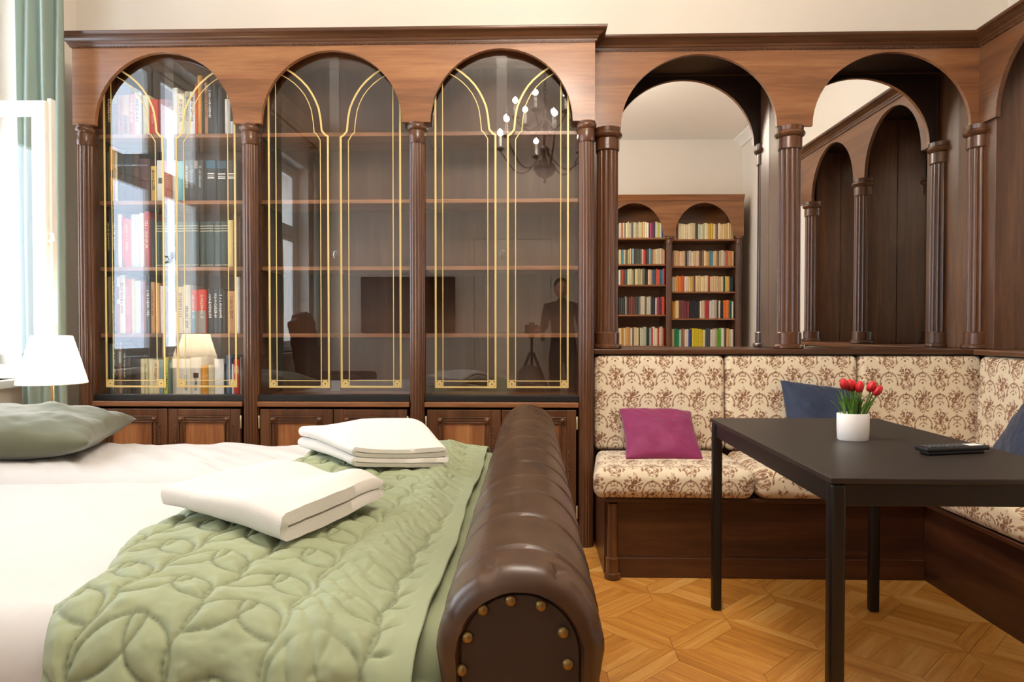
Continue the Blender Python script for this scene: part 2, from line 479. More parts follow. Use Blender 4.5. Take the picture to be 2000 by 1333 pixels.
for i in range(-14, 14):
    for j in range(-18, 18):
        if (i+j) % 2: continue
        cx = .483+AT/2*i; cy = 2.555+AT/2*j
        if not (XL-.2 < cx < XR+.1 and YB-.2 < cy < YF+.1): continue
        base = pi/4+(pi/2 if (i % 4 in (1, 2)) ^ (j % 2 == 0) else 0)
        near = .0 < cx < 1.75 and 1.45 < cy < 3.05
        for k in range(4):
            a = base+k*pi/2
            if near:
                o = obj('border_strip', strip_me, floor); o.location = (cx, cy, 0); o.rotation_euler = (0, 0, a)
            else:
                v, f = prism(strip_poly()); far.add([(cx+rot2(x, y, a)[0], cy+rot2(x, y, a)[1], z) for x, y, z in v], f); far_tone += [random.random()]*8
        for k in range(3):
            if near:
                o = obj('plank', plank_me[k], floor); o.location = (cx, cy, 0); o.rotation_euler = (0, 0, base)
            else:
                v, f = prism(plank_poly(k)); far.add([(cx+rot2(x, y, base)[0], cy+rot2(x, y, base)[1], z) for x, y, z in v], f); far_tone += [random.random()]*8
fm = far.mesh('parquet_field', parquet)
at = fm.attributes.new('tone', 'FLOAT', 'POINT'); at.data.foreach_set('value', far_tone)
fo = obj('parquet_field', fm, floor); fo['kind'] = 'stuff'

# ================================================================== ARCHED JOINERY helpers
def arched(mb, s0, s1, zt, t, arches, zsp, M, n=28):
    """panel between s0..s1 up to zt, thickness t (depth coordinate 0..t), with arch openings (centre, half width, rise) over zsp"""
    prof = [(s0, zsp)]
    for c, hw, rise in arches:
        prof.append((c-hw, zsp))
        for k in range(1, n): 
            a = pi-pi*k/n; prof.append((c+hw*cos(a), zsp+rise*sin(a)))
        prof.append((c+hw, zsp))
    prof.append((s1, zsp)); N = len(prof)
    vs = [M(s, 0, z) for s, z in prof]+[M(s, 0, zt) for s, z in prof]+[M(s, t, z) for s, z in prof]+[M(s, t, zt) for s, z in prof]
    fs = []
    for i in range(N-1):
        fs += [(i, i+1, N+i+1, N+i), (2*N+i, 3*N+i, 3*N+i+1, 2*N+i+1), (i, 2*N+i, 2*N+i+1, i+1), (N+i, N+i+1, 3*N+i+1, 3*N+i)]
    fs += [(0, N, 3*N, 2*N), (N-1, 3*N-1, 4*N-1, 2*N-1)]
    mb.add(vs, fs)

CORNICE = [(0, 2.497), (.008, 2.497), (.010, 2.506), (.014, 2.508), (.018, 2.518), (.032, 2.526), (.044, 2.538), (.052, 2.541), (.056, 2.548), (.056, 2.556), (0, 2.556)]
def bead_row(path, out, z, r, step):
    m = MB()
    for (x0, y0), (x1, y1) in zip(path[:-1], path[1:]):
        L = math.hypot(x1-x0, y1-y0); dx, dy = (x1-x0)/L, (y1-y0)/L; k = int(L/step)
        for i in range(k):
            d = (i+.5)*L/k; cx = x0+dx*d+dy*out; cy = y0+dy*d-dx*out
            m.box(cx-r, cx+r, cy-r, cy+r, z-r, z+r)
    return m

def column(parent, x, y, z0, z1, r, base=True, cap_h=.10, n=112):
    """fluted shaft with a plain banded capital under a torus, and a plain plinth drum"""
    zc = z1-cap_h
    zb = z0+.085 if base else z0
    sh = MB().lathe([(r*.96, zb-z0), (r*.92, zc-z0)], x, y, n, flute=(16, r*.085), z0=z0)
    c = sh.build('column', wood_z, parent, smooth=50)
    cp = MB().lathe([(r*.98, 0), (r*1.03, .004), (r*1.03, .058), (r*.98, .062), (r*1.12, .066), (r*1.24, .072), (r*1.29, .080), (r*1.24, .089), (r*1.12, .094), (r*1.15, cap_h)], x, y, 36, z0=zc)
    cp.build('capital', wood_z, c, smooth=35)
    if base:
        b = MB().lathe([(r*1.22, 0), (r*1.30, .006), (r*1.30, .016), (r*1.22, .022), (r*1.08, .025), (r*1.08, .08), (r*.99, .0855)], x, y, 36, z0=z0)
        b.build('column_base', wood_z, c, smooth=35)
    return c

# ================================================================== GLAZED BOOKCASE
YC = 3.38; ZS = 2.11
bc = empty('glazed_bookcase', (-1.0, 3.58, 0), 'long dark walnut bookcase with three arched glass bays', 'bookcase')
CX = [-2.261, -1.417, -.573, .272]
cxs = [(a+b)/2 for a, b in zip(CX[:-1], CX[1:])]
fz = MB(); arched(fz, -2.304, .31, 2.51, .024, [(c, .352, .358) for c in cxs], ZS, lambda s, d, z: (s, YC+d, z))
fz.build('arched_frieze', wood_x, bc, smooth=35)
cpath = [(-2.304, 3.775), (-2.304, YC), (.31, YC), (.31, 3.505)]
MB().sweep(CORNICE, cpath).build('cornice', wood_c, bc, smooth=30)
be = bead_row(cpath[1:3], .004, 2.494, .003, .009).build('bead_moulding', wood_c, bc); be['kind'] = 'stuff'
MB().box(-2.30, .305, YC+.026, 3.772, 2.505, 2.53).build('top_board', wood_x, bc)
MB().box(-2.29, .30, 3.745, 3.77, .0, 2.505).build('back_panel', wood_in, bc)
for i, x in enumerate(CX):
    x0, x1 = x-.038, x+.038
    MB().box(x0, x1, YC+.03, 3.745, 0, 2.505).build('upright', wood_z, bc, bevel=.003)
    column(bc, x, YC+.028, 0, ZS, .038, base=False)
SHZ = [2.085, 1.745, 1.405, 1.062]
for i in range(3):
    a, b = CX[i]+.038, CX[i+1]-.038
    for z in SHZ: MB().box(a, b, 3.462, 3.745, z-.02, z).build('shelf', wood_x, bc, bevel=.002)
    MB().box(a, b, YC+.06, 3.745, .715, .742).build('shelf', wood_x, bc, bevel=.002)
    MB().box(a, b, YC+.022, YC+.075, .722, .752).build('sliding_track', black_track, bc, bevel=.002)
    MB().box(a, b, YC+.004, YC+.06, .694, .72).build('ledge', wood_x, bc, bevel=.004)
    MB().box(a, b, YC+.06, 3.745, .06, .08).build('bottom_board', wood_x, bc)
    MB().box(a, b, YC+.03, YC+.05, 0, .06).build('plinth', wood_x, bc)

# sliding glass with gilt lines
def ribbon(m, pts, w, y, t=.0012):
    P = [Vector((p[0], p[1])) for p in pts]; n = len(P); L = []; R = []
    for i in range(n):
        d1 = (P[i]-P[i-1]).normalized() if i else None; d2 = (P[i+1]-P[i]).normalized() if i < n-1 else None
        if d1 is None: mm = Vector((-d2.y, d2.x))
        elif d2 is None: mm = Vector((-d1.y, d1.x))
        else:
            a = Vector((-d1.y, d1.x)); b = Vector((-d2.y, d2.x)); mm = (a+b)/max(.35, 1+a.dot(b))
        L.append(P[i]+mm*w/2); R.append(P[i]-mm*w/2)
    vs = [(p.x, y, p.y) for p in L]+[(p.x, y, p.y) for p in R]+[(p.x, y-t, p.y) for p in L]+[(p.x, y-t, p.y) for p in R]
    fs = []
    for i in range(n-1):
        fs += [(i, i+1, n+i+1, n+i), (2*n+i, 3*n+i, 3*n+i+1, 2*n+i+1), (i, 2*n+i, 2*n+i+1, i+1), (n+i, n+i+1, 3*n+i+1, 3*n+i)]
    fs += [(0, n, 3*n, 2*n), (n-1, 3*n-1, 4*n-1, 2*n-1)]
    m.add(vs, fs)
PXM = 3.43/F_PX
def gp(px, py): return ((px-647)*PXM, 1.085+(643.2-py)*PXM)
OUT = [gp(555.5, 135.5), gp(570, 145), gp(584, 157), gp(595, 169), gp(604, 182.5), gp(611, 196), gp(617, 211), gp(620.5, 230), gp(622.5, 251), gp(622.8, 254), gp(625.5, 258), gp(630, 263), gp(635, 266)]
INN = [gp(544.7, 146), gp(558, 153.5), gp(570, 162.6), gp(580.5, 173), gp(589.7, 185), gp(597, 199), gp(602.5, 214), gp(606, 236), gp(608, 258), gp(611.6, 260), gp(620, 273)]
ZO, ZI = gp(0, 757)[1], gp(0, 745)[1]
def gilt(parent, c, sgn, y):
    f = lambda L: [(c+sgn*x, z) for x, z in L]
    xo, xi = gp(518, 0)[0], gp(532, 0)[0]; ro, ri = gp(635, 0)[0], gp(620, 0)[0]
    m = MB(); ribbon(m, f([(xo, 2.33), (xo, ZO), (ro, ZO)]+OUT[::-1]), .0092, y); m.build('gilt_border', gold, parent)
    m = MB(); ribbon(m, f([(xi, 2.38), (xi, ZI), (ri, ZI)]+INN[::-1]), .0042, y); m.build('gilt_border', gold, parent)
    for xa, xb in ((xo, xi), (ri, ro)):
        m = MB(); cx_, cz_ = (xa+xb)/2, (ZO+ZI)/2; h_ = (xb-xa)/2
        ribbon(m, f([(cx_-h_, cz_+h_*.95), (cx_-h_, cz_-h_*.95), (cx_+h_, cz_-h_*.95), (cx_+h_, cz_+h_*.95), (cx_-h_-.002, cz_+h_*.95)]), .005, y-.0002)
        ribbon(m, f([(cx_+h_*.52*cos(a*pi/10), cz_+h_*.52*sin(a*pi/10)) for a in range(21)]), .012, y-.0002)
        m.build('gilt_rosette', gold, parent)
for i, c in enumerate(cxs):
    a, b = CX[i]+.040, CX[i+1]-.040
    for sgn, x0, x1, y in ((1, a, c+.026, 3.426), (-1, c-.026, b, 3.440)):
        p = MB().box(x0, x1, y, y+.005, .7525, 2.49).build('glass_door', glass, bc)
        gilt(p, c, sgn, y-.0004)
        hx = c-sgn*.004
        m = MB(); m.lathe([(.002, 0), (.016, .001), (.017, .002), (.013, .003)], 0, 0, 20)
        m.map(lambda x_, y_, z_: (hx+sgn*.012+x_*.8, y-.0005-z_, 1.46+y_*1.3))
        m.build('finger_pull', glass, p, smooth=True)

# lower cupboard doors
def cupboard_door(x0, x1, hinge_left):
    z0, z1, y = .085, .682, YC+.012; f = .05
    d = MB(); d.box(x0, x0+f, y, y+.02, z0, z1).box(x1-f, x1, y, y+.02, z0, z1).box(x0+f, x1-f, y, y+.02, z1-.035, z1).box(x0+f, x1-f, y, y+.02, z0, z0+f)
    dr = d.build('cupboard_door', wood_z, bc, bevel=.003)
    MB().box(x0+f, x1-f, y+.010, y+.018, z0+f, z1-.035).build('door_panel', door_wood, dr)
    m = MB(); a, b, t0 = x0+f, x1-f, z1-.035
    for xa, xb in ((a, a+.034), (b-.034, b)):
        m.box(xa, xa+.006, y-.001, y+.012, z0+f, t0-.034).box(xb-.006, xb, y-.001, y+.012, z0+f, t0-.034).box(xa+.010, xb-.010, y+.002, y+.012, z0+f, t0-.034)
    m.box(a+.034, b-.034, y-.001, y+.012, t0-.008, t0).box(a+.034, b-.034, y-.001, y+.012, t0-.034, t0-.028).box(a+.034, b-.034, y+.003, y+.012, t0-.024, t0-.012)
    m.build('panel_moulding', wood_z, dr, bevel=.0015)
    for xa in (a, b-.034):
        m = MB().box(xa, xa+.034, y-.003, y+.012, t0-.034, t0)
        blk = m.build('corner_block', wood_z, dr, bevel=.002)
        q = MB().sphere((xa+.017, y-.003, t0-.017), .0125, .010, .0125, 14, 8); q.build('boss', wood_z, blk, smooth=True)
    m = MB()
    xb_ = b+.008 if hinge_left else a-.008
    for xx in ((b+.010,) if hinge_left else (a-.010, b+.010)):
        k = int((t0-z0-.06)/.0115)
        for i in range(k): m.sphere((xx, y-.001, z0+.03+i*.0115), .0048, nu=6, nv=4)
    q = m.build('beading', wood_z, dr, smooth=True); q['kind'] = 'stuff'
    hx = x0-.004 if hinge_left else x1+.004
    for zz in (.585, .14): MB().lathe([(.003, 0), (.0045, .003), (.0045, .062), (.003, .065)], hx, y-.003, 10, z0=zz).build('hinge', hinge_mat, dr, smooth=40)
for i, c in enumerate(cxs):
    a, b = CX[i]+.050, CX[i+1]-.050
    cupboard_door(a, c-.002, True); cupboard_door(c+.002, b, False)

# ================================================================== MIRRORED ARCADES (front wall and right wall)
YN, XN, MY, MX = 3.50, 2.235, 3.69, 2.475
ac = empty('mirrored_arcade', (1.3, 3.6, .96), 'walnut arcade with two mirrored arches above the bench', 'arcade')
ar = empty('mirrored_arcade', (2.36, 2.7, .96), 'walnut arcade with mirrors along the right wall', 'arcade')
fz = MB(); arched(fz, .312, XN, 2.51, .022, [(.845, .392, .366), (1.806, .392, .366)], ZS, lambda s, d, z: (s, YN+d, z))
fz.build('arched_frieze', wood_x, ac, smooth=35)
niche_shade_m = wood('niche_shade_walnut', 0, '#1c110a', '#2c1b11', '#3c2718', rough=0.4, coat=0, spread=0.2)  # near-black tone paints in the shade on niche backs and undersides
fz = MB(); arched(fz, .316, XN, 2.495, .003, [(.845, .3925, .3665), (1.806, .3925, .3665)], ZS+.001, lambda s, d, z: (s, YN+.0222+d, z)); fz.build('frieze_back_shade', niche_shade_m, ac, smooth=35)  # thin added sheet whose dark colour stands in for the unlit frieze back
RA = [(3.04, .335, .355), (2.19, .355, .36)]
fz = MB(); arched(fz, -YN, -1.60, 2.51, .022, [(-c, h_, r_) for c, h_, r_ in RA], ZS, lambda s, d, z: (XN+d, -s, z))
fz.build('arched_frieze', wood_y, ar, smooth=35)
fz = MB(); arched(fz, -YN+.03, -1.60, 2.495, .003, [(-c, h_+.0005, r_+.0005) for c, h_, r_ in RA], ZS+.001, lambda s, d, z: (XN+.0222+d, -s, z)); fz.build('frieze_back_shade', niche_shade_m, ar, smooth=35)
npath = [(.31, YN), (XN, YN), (XN, 1.60), (XR, 1.60)]
cs = MB().sweep(CORNICE, npath); cs.build('cornice', wood_c, ac, smooth=30)
be = bead_row(npath[:3], .004, 2.494, .003, .009).build('bead_moulding', wood_c, ac); be['kind'] = 'stuff'
MB().box(.312, XR, YN+.026, 3.775, 2.5, 2.53).build('top_board', niche_shade_m, ac)
MB().box(XN+.026, XR, 1.60, YN+.02, 2.5, 2.53).build('top_board', niche_shade_m, ar)
NC = [.389, 1.312, 2.265]; ZL = .985
for x in NC[:2]: column(ac, x, 3.53, ZL, ZS, .058, cap_h=.115)
column(ac, NC[2], 3.53, ZL, ZS, .060, cap_h=.115)
RY = [2.62, 1.77]
for y in RY: column(ar, 2.27, y, ZL, ZS, .058, cap_h=.115)
for a, b in ((.315, .43), (1.264, 1.36)): MB().box(a, b, 3.545, MY, ZL, 2.5).build('pier', wood_z, ac, bevel=.003)
MB().box(2.255, 2.475, 3.40, MY+.02, ZL, 2.5).build('pier', wood_z, ac, bevel=.003)
for y in RY: MB().box(2.285, MX, y-.048, y+.048, ZL, 2.5).build('pier', wood_z, ar, bevel=.003)
MB().box(2.285, XR-.002, 1.60, 1.719, 0, 2.5).build('end_panel', wood_z, ar)
MB().box(.43, 1.264, MY, MY+.006, ZL, 2.5).build('mirror', mirror_m, ac)
MB().box(1.36, 2.255, MY, MY+.006, ZL, 2.5).build('mirror', mirror_m, ac)
MB().box(.315, 2.475, MY+.0065, 3.775, ZL, 2.5).build('backing', wood_x, ac)
MB().box(MX, MX+.006, 2.668, 3.40, ZL, 2.5).build('mirror', mirror_m, ar)
MB().box(MX, MX+.006, 1.818, 2.572, ZL, 2.5).build('mirror', mirror_m, ar)
MB().box(MX+.0065, XR-.002, 1.722, 3.66, ZL, 2.5).build('backing', wood_y, ar)
MB().box(.313, XR-.002, 3.455, 3.775, .958, ZL).build('ledge', wood_c, ac, bevel=.006)
MB().box(2.19, XR-.002, 1.60, 3.454, .958, ZL).build('ledge', wood_y, ar, bevel=.006)
MB().box(.313, XR-.002, 3.555, 3.575, .0, .957).build('back_board', wood_x, ac)
MB().box(2.30, 2.32, 1.722, 3.554, .0, .957).build('back_board', wood_y, ar)

# ================================================================== CORNER BENCH
bn = empty('corner_bench', (1.3, 3.2, 0), 'dark walnut corner bench base under floral cushions', 'bench')
MB().box(.34, 1.694, 2.985, 3.007, 0, .335).build('front_panel', bench_wood, bn)
MB().box(.37, 1.693, 2.972, 2.985, 0, .088).build('plinth_board', bench_wood, bn, bevel=.003)
bpy_bench = wood('dark_bench_walnut_deep', 1, '#2a160d', '#4a2917', '#5e3820', rough=0.36)
MB().box(1.695, 1.717, 1.30, 2.984, 0, .335).build('front_panel', bpy_bench, bn)
MB().box(.318, 2.29, 2.945, 3.55, .336, .356).build('seat_board', bench_wood, bn, bevel=.004)
MB().box(1.655, 2.29, 1.30, 2.944, .336, .356).build('seat_board', bpy_bench, bn, bevel=.004)
MB().box(.32, .34, 3.008, 3.54, 0, .335).build('end_panel', bench_wood, bn)
MB().box(1.72, 2.29, 1.30, 1.32, 0, .335).build('end_panel', bench_wood, bn)
q = MB().lathe([(.026, 0), (.0355, .004), (.0355, .026), (.029, .03), (.029, .088), (.031, .092), (.024, .096), (.022, .33)], .352, 2.965, 32).build('corner_leg', wood_z, bn, smooth=40)

# ------------------------------------------------------------------ tapestry print tile (toile of bouquets, vases and garlands)
TW, TH = .164, .214
def print_tile():
    nx, ny = 164, 214; T = np.zeros((nx, ny)); X, Y = np.meshgrid((np.arange(nx)+.5)/nx*TW, (np.arange(ny)+.5)/ny*TH, indexing='ij')
    r = random.Random(3)
    def ell(cx, cy, a, b, ang, val):
        dx = (X-cx+TW*1.5) % TW-TW/2; dy = (Y-cy+TH*1.5) % TH-TH/2
        u = dx*cos(ang)+dy*sin(ang); w = -dx*sin(ang)+dy*cos(ang)
        q = np.sqrt((u/a)**2+(w/b)**2); k = np.clip((1.15-q)/.3, 0, 1)*val; np.maximum(T, k, out=T)
    def arc(cx, cy, a, b, t0, t1, leaf, val, n=16):
        for i in range(n+1):
            t = t0+(t1-t0)*i/n; ell(cx+a*cos(t), cy+b*sin(t), leaf, .0017, t+pi/2+(.6 if i % 2 else -.6), val)
    for ox, oy in ((0, 0), (TW/2, TH/2)):
        bx, by = ox+.041, oy+.06
        for i in range(64):
            a = r.uniform(0, 2*pi); d = sqrt(r.random()); px, py = bx+.041*d*cos(a), by+.029*d*sin(a)+.005
            ell(px, py, r.uniform(.0028, .0062), r.uniform(.0014, .0030), a+r.uniform(-.5, .5), r.uniform(.5, 1))
        for i in range(5): ell(bx+r.uniform(-.018, .018), by+r.uniform(-.01, .012), .0062, .0055, 0, r.uniform(.45, .65))
        for sx in (-1, 1):
            ell(bx+sx*.014, by+.031, .004, .0033, 0, .9); ell(bx+sx*.026, by+.022, .004, .0018, sx*.6, .9)
            ell(bx+sx*.036, by+.004, .0075, .0017, sx*.3, .8)
        # vase below the bouquet
        for sx in (-1, 1):
            arc(bx+sx*.015, by-.036, .008, .010, pi/2, pi/2-sx*pi, .0026, .7, 8)
            ell(bx+sx*.017, by-.052, .0085, .0019, sx*.5, .85); ell(bx+sx*.010, by-.045, .007, .0016, sx*1.1, .7)
            ell(bx+sx*.008, by-.060, .006, .0017, sx*-.7, .8); ell(bx+sx*.027, by-.043, .005, .002, sx*1.2, .85)
        ell(bx, by-.055, .003, .006, 0, .7); ell(bx, by-.024, .012, .0015, 0, .5)
        for i in range(34):                                   # foliage trailing round the vase and over the bouquet
            a = r.uniform(0, 2*pi); d = r.uniform(.55, 1.0); px, py = bx+.034*d*cos(a), by-.050+.026*d*sin(a)
            ell(px, py, r.uniform(.0025, .0048), r.uniform(.0011, .002), r.uniform(0, pi), r.uniform(.45, .9))
        for i in range(9):
            a = r.uniform(.5, pi-.5); d = r.uniform(.036, .050); ell(bx+d*cos(a)*1.1, by+d*sin(a), .0042, .0014, a, r.uniform(.5, .9))
        # garland arch between bouquets
        gx, gy = ox+.041+TW/2, oy+.060-.022
        arc(gx, gy-.016, .042, .054, -.1, pi+.1, .0042, .85, 32)
        for sx in (-1, 1):
            arc(gx+sx*.008, gy+.022, .007, .005, pi, 2*pi, .0018, .75, 6); ell(gx+sx*.014, gy+.027, .0026, .0026, 0, .85)
            ell(gx+sx*.038, gy-.018, .005, .002, 1.4, .85); ell(gx+sx*.043, gy-.026, .004, .002, .6, .8)
        arc(gx, gy-.010, .018, .014, .25, pi-.25, .0022, .8, 10)
        ell(gx, gy+.013, .0013, .011, 0, .6); ell(gx, gy-.012, .0045, .0038, 0, .85); ell(gx, gy+.036, .008, .0016, .5, .8); ell(gx, gy+.036, .008, .0016, -.5, .8); ell(gx, gy+.043, .0018, .005, 0, .8)
    return T
TILE = print_tile()
def sample_print(u, v):
    nx, ny = TILE.shape; x = (np.asarray(u)/TW % 1)*nx; y = (np.asarray(v)/TH % 1)*ny
    xi = np.floor(x).astype(int); yi = np.floor(y).astype(int); fx = x-xi; fy = y-yi; g = lambda i, j: TILE[i % nx, j % ny]
    return (g(xi, yi)*(1-fx)+g(xi+1, yi)*fx)*(1-fy)+(g(xi, yi+1)*(1-fx)+g(xi+1, yi+1)*fx)*fy

def cushion(name, L, D, Hh, r, M, label, group, uo=0, vo=0, dense=.0036, bulge=.012, seat=False):
    """rounded bolster box: length L, section D x Hh (section coords d 0..D front to back, h 0..Hh), M maps (l,d,h) to the world"""
    # outline starts at the bottom front, runs up the front, over the top, down the back
    pts = []
    def seg(a, b, step):
        n = max(2, int(math.dist(a, b)/step))
        for i in range(n): t = i/n; pts.append((a[0]+(b[0]-a[0])*t, a[1]+(b[1]-a[1])*t))
    def corner(cx, cy, a0, step):
        n = max(3, int(r*pi/2/step))
        for i in range(n): a = a0-pi/2*i/n; pts.append((cx+r*cos(a), cy+r*sin(a)))
    seg((0, r), (0, Hh-r), dense); corner(r, Hh-r, pi, dense)
    seg((r, Hh), (D-r, Hh), dense if seat else .02); corner(D-r, Hh-r, pi/2, .012)
    seg((D, Hh-r), (D, r), .05); corner(D-r, r, 0, .012)
    seg((D-r, 0), (r, 0), .05); corner(r, r, -pi/2, .008)
    P = np.array(pts); k = len(P); arc = np.concatenate([[0], np.cumsum(np.hypot(*np.diff(P, axis=0).T))])
    nl = int((L-2*r)/dense); ls = np.concatenate([r-r*np.cos(np.linspace(.12, pi/2, 7))[:-1]*1.0, np.linspace(r, L-r, nl), L-r+r*np.sin(np.linspace(0, pi/2-.12, 7))[1:]])
    e = np.where(ls < r, r-np.sqrt(np.maximum(0, r*r-(r-ls)**2)), np.where(ls > L-r, r-np.sqrt(np.maximum(0, r*r-(ls-(L-r))**2)), 0))
    nv = len(ls); c = np.array([D/2, Hh/2]); V = np.zeros((nv, k, 3))
    sx, sy = (D/2-e)/(D/2), (Hh/2-e)/(Hh/2)
    lt = np.clip(ls/L, 0, 1); puff = np.sin(pi*lt)**.6
    for j in range(k):
        d0, h0 = P[j]-c
        wob = 1+0*ls
        V[:, j, 0] = ls
        V[:, j, 1] = c[0]+d0*sx; V[:, j, 2] = c[1]+h0*sy
    if seat: V[:, :, 2] += np.where(V[:, :, 2] > Hh*.6, bulge*puff[:, None]*np.sin(pi*np.clip(V[:, :, 1]/D, 0, 1))**.7, 0)
    V[:, :, 1] -= np.where(V[:, :, 1] < D*.5, bulge*puff[:, None]*np.sin(pi*np.clip(V[:, :, 2]/Hh, 0, 1))**.7, 0)
    nz = fbm(V[:, :, 0]*9+uo*31, (arc[None, :]+0*V[:, :, 0])*9)*.006
    V[:, :, 1] += nz*(V[:, :, 1] < D*.5); V[:, :, 2] += nz*(V[:, :, 2] > Hh*.6)*(1 if seat else 0)
    U = ls[:, None]+uo+0*V[:, :, 0]; A = arc[None, :]+vo+0*V[:, :, 0]
    pr = sample_print(U, A)
    wpts = M(V[:, :, 0].ravel(), V[:, :, 1].ravel(), V[:, :, 2].ravel()); WV = np.stack(wpts, 1)
    i, j = np.meshgrid(np.arange(nv-1), np.arange(k), indexing='ij')
    a = (i*k+j).ravel(); b = (i*k+(j+1) % k).ravel()
    Fq = np.stack([a, b, b+k, a+k], 1).tolist()
    Fq += [list(range(k))[::-1], [(nv-1)*k+q for q in range(k)]]
    me = np_mesh(name, WV, Fq, floral, True, {'print': pr.ravel()})
    o = obj(name, me); return tag(o, label, 'cushion', group)

def front_M(x0, y0, z0, lean=0):
    return lambda l, d, h: (x0+l, y0+d+lean*h, z0+h)
def right_M(y0, x0, z0, lean=0):     # runs from far to near along the right wall, front faces -x
    return lambda l, d, h: (x0+d+lean*h, y0-l, z0+h)
BCG = 'floral back cushions'; SCG = 'floral seat cushions'
xb = [.316, .972, 1.632, 2.25]
names = ['leftmost floral back cushion beside the bookcase, above the magenta pillow', 'middle floral back cushion, behind the left navy pillow', 'floral back cushion behind the potted tulips, next to the corner']
for i in range(3):
    cushion('back_cushion', xb[i+1]-xb[i]-.004, .085, .478, .028, front_M(xb[i]+.002, 3.434, .474, .045), names[i], BCG, uo=.02+.164*i*.63, vo=.03, bulge=.012)
cushion('back_cushion', .80, .085, .478, .028, right_M(3.420, 2.175, .474, .045), 'floral back cushion on the right wall nearest the corner', BCG, uo=.1, vo=.06)
cushion('back_cushion', .80, .085, .478, .028, right_M(2.615, 2.175, .474, .045), 'floral back cushion on the right wall behind the table', BCG, uo=.13, vo=.06, dense=.006)
cushion('seat_cushion', .705, .510, .125, .04, (lambda l, d, h: (.262+l*.9826+.055*np.minimum(d/.45, 1)*(1-l/.675), 2.915+d, .357+h)), 'floral seat cushion under the magenta pillow', SCG, uo=.03, vo=.035, seat=True, bulge=.008)
cushion('seat_cushion', .655, .510, .125, .04, front_M(.961, 2.915, .357), 'floral seat cushion in the middle, behind the black table', SCG, uo=.1, vo=.09, seat=True, bulge=.008)
cushion('seat_cushion', 1.105, .530, .125, .04, right_M(3.425, 1.640, .357), 'long floral seat cushion in the bench corner', SCG, uo=.0, vo=.05, seat=True, bulge=.008)
cushion('seat_cushion', .94, .530, .125, .04, right_M(2.312, 1.640, .357), 'floral seat cushion at the right edge of the photo', SCG, uo=.07, vo=.05, seat=True, bulge=.008)

# ================================================================== BED
BY0, BY1 = .96, 2.63           # near and far edge of the bedding
BX0 = -2.28
bed = empty('chesterfield_bed', (-1.2, 1.85, 0), 'brown leather bed with rolled footboard and brass nails', 'bed')
FX0, FX1, FY0, FY1 = -.127, .097, .88, 2.87
FC, FR = (FX0+FX1)/2, (FX1-FX0)/2
SEAMS = [.985, 1.145, 1.305, 1.468, 1.635, 1.81, 1.99, 2.17, 2.35, 2.53, 2.71]
def footboard():
    # outline of the rounded slab, from the left foot over the roll to the right foot: (unit normal, point)
    out = []
    zc = .771-FR
    for i in range(14): out.append(((-1, 0), (-1, .07+(zc-.07)*i/14)))
    for i in range(33): a = pi-pi*i/32; out.append(((cos(a), sin(a)), (cos(a), zc)))
    for i in range(14): out.append(((1, 0), (1, zc-(zc-.07)*(i+1)/14)))
    ys = np.concatenate([FY0+.028-.028*np.cos(np.linspace(0.05, pi/2, 9)), np.arange(FY0+.033, FY1-.04, .006), FY1-.036+.036*np.sin(np.linspace(0, pi/2, 7))])
    V = []
    for y in ys:
        e = 0
        if y < FY0+.028: q = (FY0+.028-y)/.028; e = .030*(1-sqrt(max(0, 1-q*q)))
        if y > FY1-.036: q = (y-FY1+.036)/.036; e = .036*(1-sqrt(max(0, 1-q*q)))
        for n_, (nx, nz) in enumerate([o[0] for o in out]):
            u, zb = out[n_][1]
            g = 0; ang = atan2(nz, nx)
            for s_ in SEAMS:
                dy = y-s_-.012*sin(ang*2+s_*9)-.006*sin(ang*5+s_*40)
                g -= .0040*exp(-(dy/.0045)**2); g += .0014*exp(-((dy-.008)/.006)**2)+.0016*exp(-((dy-.05)/.05)**2)
            if y < FY0+.09 and y > FY0-.001:     # pleats gathered round the end
                k = sin(pi*(y-FY0+.004)/.094)
                for pa in (.30, 1.12, 1.98, 2.72): g -= .011*k*exp(-((ang-pa-.05*sin(y*60))/.035)**2)
                g -= .010*k*exp(-((zb-.62)/.008)**2)*(abs(nx) > .99 and nz == 0)
            g += .004*float(fbm(np.array(y*7), np.array(ang*1.3+zb*4+(3 if nx > 0 else 0))))
            rr = FR+g-e
            V.append((FC+rr*nx, y, (zb+rr*nz) if nz else zb))
    nv, k = len(ys), len(out); F_ = [tuple(q) for q in grid_faces(nv, k).tolist()]
    inner = list(range(k)); F_.append(tuple((nv-1)*k+i for i in range(k)))
    # recess behind the rim at the near end
    b = len(V); c = [V[i] for i in range(k)]
    for i, (x, y, z) in enumerate(c):
        nx, nz = out[i][0]; V.append((x-nx*.005, y+.012, z-nz*.005))
    for i in range(k-1): F_.append((i+1, i, b+i, b+i+1))
    F_.append(tuple(b+i for i in range(k))[::-1])
    m_ = MB(); m_.add(V, F_); return m_
footboard().build('footboard', leather, bed, smooth=55)
pin = FR-.0335
pts = [(FC-pin, .07)]+[(FC+pin*cos(pi-pi*i/24), .771-FR+pin*sin(pi-pi*i/24)) for i in range(25)]+[(FC+pin, .07)]
ep = MB(); n_ = len(pts)
ep.add([(x, FY0+.008, z) for x, z in pts]+[(x, FY0+.02, z) for x, z in pts], [tuple(range(n_))]+[(i, (i+1) % n_, n_+(i+1) % n_, n_+i) for i in range(n_)])
endp = ep.build('end_panel', leather_flat, bed, smooth=40, bevel=.002)
nails = []
for px, py in ((997, 1178), (1057, 1187), (942, 1197), (1101, 1240), (912, 1252), (1110, 1303), (900, 1318)):
    nails.append((view_x(px, .885), view_z(py, .885)-.0005))
nails += [(FC-pin+.012, .585), (FC+pin-.012, .59), (FC-pin+.012, .54), (FC+pin-.012, .545), (FC-pin+.012, .49), (FC+pin-.012, .50)]
